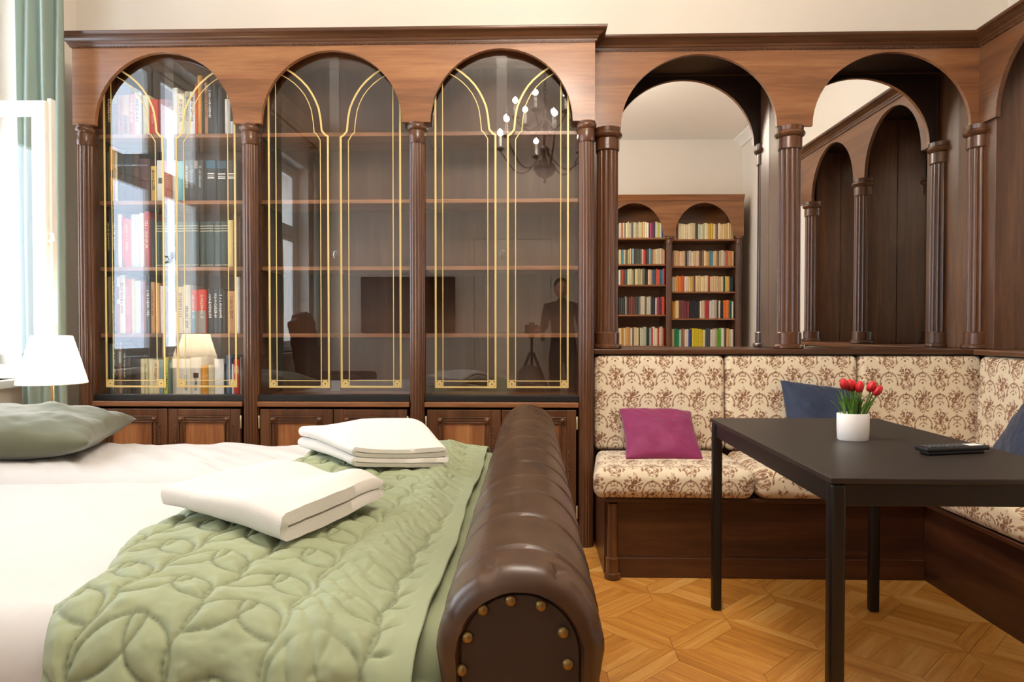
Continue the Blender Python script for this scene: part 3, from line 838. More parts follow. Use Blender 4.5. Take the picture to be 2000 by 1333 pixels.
for x, z in nails:
    MB().sphere((x, FY0+.007, z), .0082, .0065, .0082, 14, 8).build('brass_nail', nail_mat, endp, smooth=True)
MB().box(FX0+.02, FX1-.02, FY0+.05, FY1-.05, .02, .07).build('footboard_base', leather_flat, bed)
for y in (FY0+.08, FY1-.08): MB().lathe([(.018, 0), (.03, .02), (.03, .03)], FC, y, 16).build('foot', black_metal, bed, smooth=30)
MB().box(-2.36, FX0+.01, BY0+.02, BY0+.10, .08, .34).build('side_rail', leather, bed, bevel=.02)
MB().box(-2.36, FX0+.01, BY1-.06, BY1+.02, .08, .34).build('side_rail', leather, bed, bevel=.02)
MB().box(-2.36, -2.30, BY0, BY1, .04, .86).build('headboard', leather, bed, bevel=.02)
for y in (BY0+.06, BY1-.04): MB().box(-2.35, -2.31, y-.02, y+.02, 0, .08).build('foot', black_metal, bed)
MB().box(-2.29, FX0-.005, BY0+.03, BY1-.01, .30, .52).build('mattress', plain('mattress_ticking', '#efe9e2', .9), bed, bevel=.04)
MB().box(-2.29, -.7, BY0+.012, BY0+.029, .33, .53).build('fitted_sheet_side', duvet_mat, bed, bevel=.006)

# duvets: two side by side
def duvet(name, x0, x1, y0, y1, ztop, seed, label, near):
    nu, nv = 260, 150
    u = np.linspace(0, 1, nu)[:, None]+np.zeros((1, nv)); v = np.linspace(0, 1, nv)[None, :]+np.zeros((nu, 1))
    X = x0+(x1-x0)*u; Yb = y0+(y1-y0)*v
    ew = .10; t = np.minimum(Yb-y0, y1-Yb); k = np.clip(t/ew, 0, 1); edge = np.sqrt(np.maximum(0, 1-(1-k)**2))
    tx = np.clip((x1-X)/.10, 0, 1); edge = edge*np.sqrt(np.maximum(0, 1-(1-tx)**2))
    w = fbm(X*3+seed, Yb*3, 3)*.030
    d1 = X*.8+Yb*.9
    w += fbm(d1*12+seed, (X*.7-Yb*.6)*3.0, 3)*.024*(1.0 if not near else .3)
    Z = .525+(ztop-.525)*edge+w*edge
    # the foot end sinks towards the footboard
    Z -= .045*np.clip((X+.55)/.4, 0, 1)
    top = np.stack([X, Yb, Z], -1).reshape(-1, 3)
    bot = np.stack([X, Yb, .522+0*Z], -1).reshape(-1, 3)
    F_ = grid_faces(nu, nv).tolist(); n0 = nu*nv
    ring = [i*nv for i in range(nu)]+[(nu-1)*nv+j for j in range(1, nv)]+[i*nv+nv-1 for i in range(nu-2, -1, -1)]+[j for j in range(nv-2, 0, -1)]
    V = top.tolist()+bot[ring].tolist(); R_ = len(ring)
    F_ += [[ring[(i+1) % R_], ring[i], n0+i, n0+(i+1) % R_] for i in range(R_)]+[[n0+i for i in range(R_)]]
    me = np_mesh(name, V, F_, duvet_mat); o = obj(name, me); return tag(o, label, 'duvet')
YM = 1.985
duvet('duvet', BX0, -.16, YM+.002, BY1, .645, 3.3, 'wrinkled white duvet on the far side of the bed', False)
duvet('duvet', BX0, -.16, BY0+.0, YM, .648, 9.1, 'smooth white duvet on the near side of the bed', True)

def bed_top(X, Y):
    e1 = np.clip((Y-BY0)/.10, 0, 1); e2 = np.clip((BY1-Y)/.10, 0, 1)
    edge = np.sqrt(np.maximum(0, 1-(1-e1)**2))*np.sqrt(np.maximum(0, 1-(1-e2)**2))
    return .525+.140*edge-.045*np.clip((X+.55)/.4, 0, 1)

# quilt with stitched leaves
QTW, QTH = .26, .26
def quilt_tile():
    n = 170; pts = []
    def leaf(bx, by, ang, L, wd):
        for k in range(37):
            t = k/36
            for s_ in (-1, 1):
                u = t*L; w_ = s_*wd*sin(pi*t)**.8
                pts.append((bx+u*cos(ang)-w_*sin(ang), by+u*sin(ang)+w_*cos(ang)))
    for cx, ph in ((.065, 0), (.195, .065)):
        for k in range(2):
            y0 = ph+k*.13
            leaf(cx, y0, pi/2-.72, .112, .027); leaf(cx, y0+.065, pi/2+.72, .112, .027)
        for k in range(60): pts.append((cx+.008*sin(2*pi*k/30), .26*k/60))
    P = np.array(pts); xs = (np.arange(n)+.5)/n*QTW; X, Y = np.meshgrid(xs, xs, indexing='ij'); D = np.full((n, n), 9.)
    for px, py in P:
        dx = (X-px+QTW*1.5) % QTW-QTW/2; dy = (Y-py+QTH*1.5) % QTH-QTH/2
        np.minimum(D, dx*dx+dy*dy, out=D)
    return np.sqrt(D)
QT = quilt_tile()
def qsample(u, v):
    n = QT.shape[0]; x = (u/QTW % 1)*n; y = (v/QTH % 1)*n; xi = np.floor(x).astype(int); yi = np.floor(y).astype(int); fx = x-xi; fy = y-yi
    g = lambda i, j: QT[i % n, j % n]
    return (g(xi, yi)*(1-fx)+g(xi+1, yi)*fx)*(1-fy)+(g(xi, yi+1)*(1-fx)+g(xi+1, yi+1)*fx)*fy
def quilt():
    yk = [.55, .875, .97, 1.02, 1.11, 1.25, 1.345, 1.42, 1.69, 1.89, 2.10, 2.33, 2.5, 2.64]
    xk = [-.58, -.645, -.695, -.70, -.71, -.765, -.79, -.78, -.755, -.78, -.715, -.75, -.775, -.74]
    ds = .0031
    sv = np.arange(0, 2.12, ds)           # arc length: first .44 hangs down the near side
    RB = .10; YE = .975; qa = RB*pi/2
    ang = np.clip((.44-sv)/RB, 0, pi/2)
    Yp = np.where(sv >= .44, np.minimum(YE+sv-.44, YE+1.62), YE-RB*np.sin(ang))
    down = np.where(sv >= .44, 0, RB*(1-np.cos(ang))+np.maximum(0, .44-sv-qa)); drop = np.maximum(0, .44-qa-sv)
    nu = 200; U = np.linspace(0, 1, nu)
    yy = np.where(drop > 0, YE-RB-drop*.9, Yp)
    xl = np.interp(yy, yk, xk)
    xr = -.158+.004*np.sin(sv*9)+.0012*np.sin(sv*31)
    X = xl[None, :]+(xr-xl)[None, :]*U[:, None]; Sg = sv[None, :]+0*X; Y = Yp[None, :]+0*X
    # smooth the bend over the edge
    Z = bed_top(X, np.maximum(Y, BY0+.105))+.010-down[None, :]
    fold = drop[None, :]*.10*np.sin(X*16+1.0)
    Y = Y-fold
    d = qsample(X+.03*np.sin(Sg*3), Sg)
    h = .0075*(1-np.exp(-d/.0036))+.0035*np.minimum(d/.02, 1)
    br = np.exp(-((X+.285+.02*np.sin(Sg*4))/.045)**2)              # gathered band beside the border
    h = h*(1-.7*br)+br*(.008*np.abs(np.sin((Sg*1.0+X*1.5+fbm(X*9, Sg*7)*.09)*pi/.052))**.5*(.5+vnoise(X*14, Sg*19))+.014)
    bd = np.clip((X+.205)/.02, 0, 1); h = h*(1-bd)+bd*.010
    wr = fbm(X*5, Sg*5, 3)*.026+np.maximum(0, fbm(X*11+Sg*6, Sg*19, 3))*.016+np.abs(fbm(X*24, Sg*38, 3))*.010
    e = np.minimum(np.clip((U[:, None])/.04, 0, 1), np.clip((2.118-Sg)/.03, 0, 1))
    hh = (h+wr*.75*(1-.75*np.clip((X+.25)/.06, 0, 1))+.006)
    hh = hh*(.35+.65*e)
    Zn = Z+hh*np.cos(ang)[None, :]; Yn = Y-hh*np.sin(ang)[None, :]
    V = np.stack([X, Yn, Zn], -1).reshape(-1, 3)
    return np_mesh('leaf_quilt', V, grid_faces(nu, len(sv)), quilt_mat, True, {'thread': (np.exp(-(d/.0026)**2)*(.35+.65*vnoise(X*330, Sg*330))*(1-br)*(1-bd)).ravel()})
q = obj('leaf_quilt', quilt())
so = q.modifiers.new('thickness', 'SOLIDIFY'); so.thickness = .007; so.offset = -1
tag(q, 'sage green quilt with leaf stitching across the foot of the bed', 'quilt')
m = MB()
ny = 260; V = []; 
for i in range(ny):
    y = .93+(2.60-.93)*i/(ny-1)
    for j in range(9):
        x = -.215+.084*j/8
        z = float(bed_top(np.array(x), np.array(max(y, BY0+.02))))-.004+.002*sin(y*40+j*.5)
        V.append((x, y, z))
me = np_mesh('tucked_edge', V, grid_faces(ny, 9), quilt_mat); te = obj('tucked_edge', me, q)
sm = te.modifiers.new('thickness', 'SOLIDIFY'); sm.thickness = .008; sm.offset = -1

# folded towels: a serpentine of cloth over a four-cornered footprint
def towel(label, C00, C10, C11, C01, zf, layers, t, sag, seed):
    """u runs C00->C10 (folds at both u ends), v runs C00->C01"""
    path = []
    gap = t*1.12
    for k in range(layers):
        z = (k+.5)*gap; ins = .012*((k*37) % 3)/2
        us = np.linspace(ins, 1-ins*.7, 44)
        if k % 2: us = us[::-1]
        path += [(u, z) for u in us]
        if k < layers-1:
            ue = us[-1]; sg_ = 1 if k % 2 == 0 else -1
            for a in (-60, -30, 0, 30, 60): path.append((ue+sg_*.035*cos(rad(a))*.6, z+gap/2+gap/2*sin(rad(a))))
    P = np.array(path); n = len(P); T = np.gradient(P, axis=0); T[:, 0] *= .33
    Nn = np.stack([-T[:, 1]*1.0, T[:, 0]], 1); Nn /= np.linalg.norm(Nn, axis=1)[:, None]+1e-9
    hw = t*.47
    end = np.minimum(np.arange(n), np.arange(n)[::-1]); tp = np.sqrt(np.clip((end+.4)/4, 0, 1))
    A = np.stack([P[:, 0]+Nn[:, 0]*hw/.33*tp, P[:, 1]+Nn[:, 1]*hw*tp], 1); B = np.stack([P[:, 0]-Nn[:, 0]*hw/.33*tp, P[:, 1]-Nn[:, 1]*hw*tp], 1)
    loop = np.concatenate([A, B[::-1]]); k = len(loop); nv = 46
    vs = np.linspace(0, 1, nv); V = np.zeros((nv, k, 3))
    C = [np.array(c, float) for c in (C00, C10, C11, C01)]
    for i, v in enumerate(vs):
        e = min(v, 1-v)*.33; sh = 1-.0*v
        wob = .005*np.sin(loop[:, 1]*190+seed)*(1 if v > .5 else -1)*abs(2*v-1)**3
        vv = v+wob
        u = loop[:, 0]
        xy = (1-u)[:, None]*(1-vv)[:, None]*C[0]+u[:, None]*(1-vv)[:, None]*C[1]+u[:, None]*vv[:, None]*C[2]+(1-u)[:, None]*vv[:, None]*C[3]
        zz = zf(xy[:, 0], xy[:, 1])+loop[:, 1]*(1+.15*np.sin(v*5+u*3+seed))+sag(u, vv)
        V[i, :, :2] = xy; V[i, :, 2] = zz+fbm(xy[:, 0]*14+seed, xy[:, 1]*14)*.006
    a = (np.arange(nv-1)[:, None]*k+np.arange(k)[None, :]).ravel(); b = (np.arange(nv-1)[:, None]*k+((np.arange(k)+1) % k)[None, :]).ravel()
    F_ = np.stack([a, b, b+k, a+k], 1).tolist()
    n2 = n
    for base, flip in ((0, False), ((nv-1)*k, True)):
        for i in range(n2-1):
            f = [base+i, base+i+1, base+k-2-i, base+k-1-i]; F_.append(f[::-1] if flip else f)
    me = np_mesh('folded_towel', V.reshape(-1, 3), F_, towel_mat)
    bm = bmesh.new(); bm.from_mesh(me); bmesh.ops.recalc_face_normals(bm, faces=bm.faces); bm.to_mesh(me); bm.free()
    smooth_angle(me, 70)
    return tag(obj('folded_towel', me), label, 'towel', 'folded towels on the quilt')
ztow = lambda x, y: bed_top(x, y)+.034
towel('white folded towel lying nearest the camera on the quilt', (-.60, 1.66), (-.775, 1.43), (-.455, 1.25), (-.345, 1.575), ztow, 2, .024,
      lambda u, v: .034*np.exp(-((v-.8)/.22)**2-((u-.05)/.45)**2)+.010*np.exp(-((v-.1)/.3)**2), 1.0)
towel('thick white folded towel towards the far edge of the bed', (-.47, 2.40), (-.745, 2.19), (-.50, 1.92), (-.255, 2.02), ztow, 4, .014,
      lambda u, v: .050*np.exp(-((v-.45)/.34)**2)*np.clip(1.05-u, 0, 1)**.7, 4.0)

# ------------------------------------------------------------------ pillows
def pillow(name, w, h, t, mat, mtx, label, seed, cat='pillow', n=54, pinch=.06, wrinkle=.012):
    u = np.linspace(-1, 1, n); U, V_ = np.meshgrid(u, u, indexing='ij')
    g = np.sqrt(np.maximum(0, (1-np.abs(U)**2.4)*(1-np.abs(V_)**2.4)))**.85
    X = U*w/2*(1-pinch*(1-V_**2)*np.abs(U)**2*1.0); Y = V_*h/2*(1-pinch*(1-U**2)*np.abs(V_)**2)
    wr = (fbm(U*2.2+seed, V_*2.2, 4)*wrinkle*2+fbm((U+V_)*4+seed, (U-V_)*1.2, 3)*wrinkle)*np.sqrt(g)
    Zt = t/2*g+wr; Zb = -t/2*g+wr*.4
    top = np.stack([X, Y, Zt], -1).reshape(-1, 3); bot = np.stack([X, Y, Zb], -1).reshape(-1, 3)
    F_ = grid_faces(n, n).tolist(); n0 = n*n
    idx = np.arange(n*n).reshape(n, n); bi = idx+n0
    F2 = [[n0+b for b in f[::-1]] for f in F_]
    V = np.concatenate([top, bot])
    me = np_mesh(name, V, F_+F2, mat)
    bm = bmesh.new(); bm.from_mesh(me); bmesh.ops.remove_doubles(bm, verts=bm.verts, dist=1e-5); bm.to_mesh(me); bm.free(); me.shade_smooth()
    o = obj(name, me); o.matrix_world = mtx
    return tag(o, label, cat)
def frame(c, ux, vy):
    ux = Vector(ux).normalized(); vy = Vector(vy); vy = (vy-ux*vy.dot(ux)).normalized(); w = ux.cross(vy)
    return Matrix(((ux.x, vy.x, w.x, c[0]), (ux.y, vy.y, w.y, c[1]), (ux.z, vy.z, w.z, c[2]), (0, 0, 0, 1)))
pillow('bed_pillow', .68, .54, .17, green_pillow_mat, frame((-1.84, 2.34, .728), (1, .28, -.03), (-.3, 1, .02)), 'olive green velvet pillow at the head of the bed', 2.2, pinch=.08, wrinkle=.02)
pillow('throw_pillow', .36, .34, .12, magenta, frame((.612, 3.272, .582), (1, .02, -.04), (-.08, .80, .58)), 'magenta throw pillow lying on the floral bench', 5.1)
pillow('throw_pillow', .38, .38, .12, navy, frame((1.405, 3.325, .650), (1, .05, -.13), (.10, .55, .83)), 'navy blue throw pillow half hidden behind the black table', 8.3)
pillow('throw_pillow', .40, .38, .12, navy, frame((2.035, 2.80, .662), (-.30, -1, -.20), (.45, -.15, .88)), 'navy blue throw pillow at the right edge of the photo', 1.7)

# ------------------------------------------------------------------ bedside: nightstand and lamp
ns = empty('nightstand', (-2.08, 2.90, 0), 'small dark nightstand under the bedside lamp', 'nightstand')
MB().box(-2.30, -1.86, 2.70, 3.06, .49, .515).build('top', wood_x, ns, bevel=.004)
MB().box(-2.28, -1.88, 2.72, 3.05, .33, .49).build('drawer_box', wood_x, ns, bevel=.003)
for x in (-2.26, -1.90):
    for y in (2.735, 3.03): MB().box(x-.015, x+.015, y-.015, y+.015, 0, .33).build('leg', wood_z, ns)
LX, LY = -2.022, 2.82
lp = empty('table_lamp', (LX, LY, .515), 'lit table lamp with pleated white shade and pull cord', 'lamp')
MB().lathe([(.07, 0), (.075, .004), (.075, .014), (.06, .02), (.012, .026)], LX, LY, 32, z0=.515).build('base', brass, lp, smooth=30)
MB().lathe([(.006, 0), (.006, .42)], LX, LY, 12, z0=.535).build('pole', brass, lp, smooth=30)
sh = []; n = 160
zb, zt, rb, rt = .856, 1.056, .129, .074
for z, r in ((zb, rb), (zb+.004, rb), (zb+.1, (rb+rt)/2+.001), (zt-.004, rt+.001), (zt, rt)):
    for i in range(n):
        a = 2*pi*i/n; k = .0014*cos(a*40) if zb+.002 < z < zt-.002 else 0
        sh.append((LX+(r+k)*cos(a), LY+(r+k)*sin(a), z))
F_ = [(j*n+i, j*n+(i+1) % n, (j+1)*n+(i+1) % n, (j+1)*n+i) for j in range(4) for i in range(n)]
me = np_mesh('shade', sh, F_, shade_m); o = obj('shade', me, lp)
MB().tube([(LX+rb*cos(2*pi*i/64), LY+rb*sin(2*pi*i/64), zb) for i in range(64)], .0022, 6, True).build('shade_rim', white_paint, o, smooth=True)
MB().tube([(LX+rt*cos(2*pi*i/64), LY+rt*sin(2*pi*i/64), zt) for i in range(64)], .0022, 6, True).build('shade_rim', white_paint, o, smooth=True)
MB().tube([(LX+rt*cos(a), LY+rt*sin(a), zt-.002) for a in (0, pi)], .0015, 6).build('shade_spider', brass, o)
MB().lathe([(.012, 0), (.012, .05), (.008, .055)], LX, LY, 16, z0=.885).build('socket', brass, lp, smooth=30)
MB().sphere((LX, LY, .968), .022, .022, .03).build('bulb', bulb_mat, lp, smooth=True)
MB().tube([(LX+.028, LY-.03, .93), (LX+.028, LY-.03, .76)], .0012, 6).build('pull_cord', white_paint, lp)
MB().sphere((LX+.028, LY-.03, .753), .0065, .0065, .0075).build('pull_knob', white_paint, lp, smooth=True)
L = bpy.data.lights.new('lamp_light', 'POINT'); L.energy = 4; L.color = (1, .88, .70); L.shadow_soft_size = .03
lo = bpy.data.objects.new('lamp_light', L); COL.objects.link(lo); lo.parent = lp; lo.location = (0, 0, .49)

# ------------------------------------------------------------------ curtains
def curtain(pts, z0, z1, waves, amp, label, mat=curtain_mat, rod=True):
    x0, y0, x1, y1 = pts; n = waves*14; dx, dy = x1-x0, y1-y0; L_ = math.hypot(dx, dy); nx_, ny_ = -dy/L_, dx/L_
    e = empty('curtain', ((x0+x1)/2, (y0+y1)/2, z0), label, 'curtain')
    nz = 30; V = []
    for i in range(n+1):
        t = i/n
        for j in range(nz+1):
            z = z0+(z1-z0)*j/nz; w = amp*sin(2*pi*waves*t+.5*sin(z*1.3))*(1+.25*sin(7*t+z))+.01*sin(z*2+t*9)
            V.append((x0+dx*t+nx_*w, y0+dy*t+ny_*w, z))
    me = np_mesh('drape', V, grid_faces(n+1, nz+1), mat); d = obj('drape', me, e)
    s_ = d.modifiers.new('thickness', 'SOLIDIFY'); s_.thickness = .003
    return e
curtain((-2.440, 3.19, -2.255, 3.25), .02, 3.15, 3, .022, 'grey green curtain hanging between the window and the bookcase')
curtain((-2.46, .22, -2.46, .52), .02, 3.1, 4, .035, 'grey green curtain by the armchair window, reflected in the middle glass')
curtain((-2.46, -1.0, -2.46, -.86), .02, 3.1, 2, .03, 'grey green curtain in the back corner behind the camera')
rod = empty('curtain_rod', (-2.47, 1.2, 3.16), 'brass curtain rod along the window wall', 'curtain rod')
MB().tube([(-2.47, -1.0, 3.17), (-2.47, 3.5, 3.17)], .012, 10).build('pole', brass, rod, smooth=True)
for y in (-.95, 1.2, 3.45): MB().box(-2.55, -2.47, y-.01, y+.01, 3.16, 3.18).build('bracket', brass, rod)

# ------------------------------------------------------------------ dining table
TX0, TX1, TY0, TY1, TZ = .692, 1.335, 1.595, 2.668, .74
tb = empty('dining_table', (1.0, 2.13, 0), 'black rectangular table with square metal legs in front of the bench', 'table')
MB().box(TX0, TX1, TY0, TY1, TZ-.014, TZ).build('tabletop', table_mat, tb, bevel=.0025)
k = .012
MB().box(TX0+k, TX1-k, TY0+k, TY0+k+.022, TZ-.068, TZ-.0145).build('apron', black_metal, tb, bevel=.002)
MB().box(TX0+k, TX1-k, TY1-k-.022, TY1-k, TZ-.068, TZ-.0145).build('apron', black_metal, tb, bevel=.002)
MB().box(TX0+k, TX0+k+.022, TY0+k+.023, TY1-k-.023, TZ-.068, TZ-.0145).build('apron', black_metal, tb, bevel=.002)
MB().box(TX1-k-.022, TX1-k, TY0+k+.023, TY1-k-.023, TZ-.068, TZ-.0145).build('apron', black_metal, tb, bevel=.002)
for x in (TX0+.004, TX1-.040):
    for y in (TY0+.004, TY1-.040): MB().box(x, x+.036, y, y+.036, 0, TZ-.0145).build('leg', black_metal, tb, bevel=.008)

# potted tulips
pt = empty('potted_tulips', (1.0, 2.15, TZ), 'red tulips in a white oval pot on the black table', 'potted plant')
m = MB(); prof = [(.0, .0), (.044, 0), (.047, .004), (.0485, .04), (.0485, .082), (.047, .084), (.045, .082), (.044, .06), (0, .058)]
m.lathe(prof, 0, 0, 48); m.map(lambda x, y, z: (1.0+x, 2.15+y*.72, TZ+z)); m.build('pot', ceramic, pt, smooth=40)
rr = random.Random(11)
def blade(a, base, L_, out, w, droop):
    V = []; n_ = 9
    for i in range(n_):
        t = i/(n_-1); r_ = base+out*t**1.6; z = TZ+.06+L_*t-droop*t*t*t; ww = w*(sin(pi*min(1, t*.9+.12))**.7)*(1 if t < 1 else .1)
        cx, cy = 1.0+r_*cos(a), 2.15+r_*sin(a)*.72; tx, ty = -sin(a), cos(a)
        V += [(cx+tx*ww/2, cy+ty*ww/2, z), (cx+cos(a)*ww*.18, cy+sin(a)*ww*.18, z-.001), (cx-tx*ww/2, cy-ty*ww/2, z)]
    F_ = []
    for i in range(n_-1): F_ += [(i*3, i*3+1, i*3+4, i*3+3), (i*3+1, i*3+2, i*3+5, i*3+4)]
    return V, F_
for i in range(46):
    a = rr.uniform(0, 2*pi); V, F_ = blade(a, rr.uniform(0, .034), rr.uniform(.07, .115), rr.uniform(.004, .05), rr.uniform(.006, .011), rr.uniform(0, .02))
    o = obj('leaf', np_mesh('leaf', V, F_, leaf_mat), pt); s_ = o.modifiers.new('thickness', 'SOLIDIFY'); s_.thickness = .0008
heads = [(-.032, -.01, .172), (-.010, .0, .168), (.016, -.006, .163), (.050, -.008, .165), (.066, -.014, .153), (.004, .015, .165)]
for dx, dy, dz in heads:
    x, y, z = 1.0+dx, 2.15+dy, TZ+dz
    MB().tube([(1.0+dx*.4, 2.15+dy*.5, TZ+.06), (1.0+dx*.75, 2.15+dy*.8, TZ+dz*.72), (x, y, z-.008)], .0022, 6).build('stem', leaf_mat, pt, smooth=True)
    m = MB(); tl = max(-.9, min(.9, dx*11))
    m.lathe([(.001, -.016), (.009, -.013), (.0135, -.003), (.0135, .007), (.0095, .016), (.004, .021)], 0, 0, 18, flute=(6, .0022))
    m.map(lambda px, py, pz: (x+px*cos(tl)+pz*sin(tl), y+py, z-px*sin(tl)+pz*cos(tl))); m.build('tulip_head', tulip_mat, pt, smooth=True)

# remote control
rc = empty('remote_control', (1.165, 1.925, TZ), 'black television remote with a white sticker on the table', 'remote')
ra = atan2(2.0-1.885, 1.285-1.055); Lr, Wr = .205, .046
def rm(x, y, z): return (1.168+x*cos(.23)-y*sin(.23), 1.925+x*sin(.23)+y*cos(.23), TZ+z)
m = MB(); m.box(-Lr/2, Lr/2, -Wr/2, Wr/2, .009, .022); m.map(rm); body = m.build('body', remote_mat, rc, bevel=.004)
m = MB(); m.box(-Lr/2+.012, Lr/2-.012, -Wr/2+.006, Wr/2-.006, 0, .010); m.map(rm); m.build('underside', remote_mat, rc, bevel=.003)
for i in range(9):
    for j in range(3):
        m = MB(); x = -.085+i*.0145; y = -.013+j*.013; m.box(x-.0045, x+.0045, y-.004, y+.004, .0215, .0238); m.map(rm); m.build('button', button_mat, body, bevel=.001)
m = MB(); m.box(.045, .088, -.014, .014, .0218, .0224); m.map(rm); m.build('sticker', sticker_mat, body)

# ================================================================== BOOKS
import colorsys
def colour_word(hx):
    r, g, b = [int(hx[i:i+2], 16)/255 for i in (1, 3, 5)]; h, s, v = colorsys.rgb_to_hsv(r, g, b); h *= 360
    if s < .13: return 'black' if v < .2 else 'dark grey' if v < .42 else 'grey' if v < .72 else 'white'
    if v < .17: return 'black'
    if s < .32 and v > .72 and 25 < h < 75: return 'cream'
    if h < 16 or h > 345: n = 'red' if s > .55 and v > .55 else 'maroon' if v < .6 else 'pink'
    elif h < 40: n = 'orange' if s > .62 and v > .7 else 'tan' if v > .6 else 'brown'
    elif h < 66: n = 'yellow' if s > .5 and v > .6 else 'olive' if v < .65 else 'sand'
    elif h < 165: n = 'green'
    elif h < 200: n = 'teal'
    elif h < 260: n = 'blue'
    else: n = 'purple'
    if v < .36 and n in ('brown', 'green', 'teal', 'blue', 'olive', 'maroon'): n = 'dark '+n
    return n
def ordinal(n): return '%d%s' % (n, 'th' if 10 <= n % 100 <= 20 else {1: 'st', 2: 'nd', 3: 'rd'}.get(n % 10, 'th'))

def text_mesh(name, s, size, mat):
    cu = bpy.data.curves.new(name, 'FONT'); cu.body = s; cu.size = size; cu.align_x = 'CENTER'; cu.align_y = 'CENTER'; cu.extrude = .0003; cu.resolution_u = 2
    t = bpy.data.objects.new(name, cu); COL.objects.link(t)
    me = bpy.data.meshes.new_from_object(t.evaluated_get(bpy.context.evaluated_depsgraph_get()))
    bpy.data.objects.remove(t); me.materials.clear(); me.materials.append(mat); return me

def book(x0, x1, ysp, z, h, col, face=-1, depth=.16, pages=True, lean=0, simple=False):
    w = x1-x0; cx = (x0+x1)/2; b = .0025
    arcn = 4; out = [(-w/2, depth)]+[(-w/2+w*i/arcn, -.004*sin(pi*i/arcn)) for i in range(arcn+1)]+[(w/2, depth)]
    n = len(out); k = min(.003, w*.16)
    if pages and not simple:
        inn = [(-w/2+k, depth), (-w/2+k, k+.002), (w/2-k, k+.002), (w/2-k, depth)]
        # U section: left board, spine, right board
        P = out; m = MB()
        vs = [(x, y, 0) for x, y in P]+[(x, y, h) for x, y in P]+[(x, y, 0) for x, y in inn]+[(x, y, h) for x, y in inn]
        o = 2*n; fs = [(i, i+1, n+i+1, n+i) for i in range(n-1)]
        fs += [(o+i+1, o+i, o+4+i, o+5+i) for i in range(3)]
        fs += [(0, n, o+4, o), (n-1, o+3, o+7, 2*n-1)]
        for q, s_ in ((0, 1), (n, -1)):
            oo = o if q == 0 else o+4
            for f in ((q+0, oo, oo+1, q+1), tuple([q+i for i in range(1, n-1)][::-1])+(oo+1, oo+2) if False else None, (q+n-1, q+n-2, oo+2, oo+3)):
                if f: fs.append(f)
            fs.append(tuple([q+i for i in range(1, n-1)])+(oo+2, oo+1))
        m.add(vs, fs)
    else:
        m = MB(); m.add([(x, y, 0) for x, y in out]+[(x, y, h) for x, y in out], [tuple(range(n))[::-1], tuple(range(n, 2*n))]+[(i, (i+1) % n, n+(i+1) % n, n+i) for i in range(n)])
    if face == 1: m.map(lambda x, y, z_: (x, -y, z_))
    r = m.build('book', book_mat(col)); r.location = (cx, ysp, z)
    if lean: r.rotation_euler = (0, lean, 0); r.location.z += abs(sin(lean))*w/2
    if pages and not simple:
        MB().box(-w/2+k+.0004, w/2-k-.0004, k+.003, depth-.004, .003, h-.004).build('page_block', page_mat, r, local=True)
    return r
_ink = {}
def ink(c):
    if c not in _ink: _ink[c] = plain('print_'+c.strip('#'), c, .6)
    return _ink[c]
def spine_marks(r, w, h, spec, seed):
    """spec letters: tX = lettering along the spine, bX = horizontal bands, lX = label block, hX = lower half in another colour, sX = lettering low down"""
    q = random.Random(seed)
    for kind, c in spec:
        m = MB(); y = -.0052
        if kind in 'ts':
            z0, z1 = (h*.35, h*.86) if kind == 't' else (h*.12, h*.55)
            ww = min(w*.5, .016); z = z0
            while z < z1:
                L_ = q.uniform(.004, .008); lw = ww*q.uniform(.55, 1)
                m.box(-lw/2, -lw/2+lw*.28, y, y+.0016, z, z+L_)
                m.box(-lw/2+lw*.3, lw/2, y, y+.0016, z+L_*.3*q.random(), z+L_*.55)
                if q.random() < .6: m.box(lw*.2, lw/2, y, y+.0016, z, z+L_)
                z += L_+.0022+(.006 if q.random() < .16 else 0)
            nm = 'lettering'
        elif kind == 'b':
            for z in (h*.90, h*.845, h*.79, h*.05): m.box(-w*.46, w*.46, y+.001, y+.0045, z, z+.0035)
            nm = 'gilt_band'
        elif kind == 'w':
            for z in (h*.66, h*.56, h*.61): m.box(-w*.36, w*.36, y+.0004, y+.003, z, z+(.006 if z != h*.61 else .003))
            nm = 'gilt_band'
        elif kind == 'l': m.box(-w*.40, w*.40, y+.0004, y+.003, h*.60, h*.82); nm = 'spine_label'
        elif kind == 'h': m.box(-w*.47, w*.47, y+.0008, y+.006, h*.012, h*.52); nm = 'lower_spine'
        elif kind == 'p': m.box(-w*.24, w*.24, y+.0002, y+.003, h*.45, h*.58); nm = 'spine_picture'
        elif kind == 'u': m.box(-w*.47, w*.47, y+.0008, y+.006, h*.80, h*.985); nm = 'upper_spine'
        o = m.build(nm, ink(c), r, local=True)
        if len(m.f) > 6: o['kind'] = 'stuff'

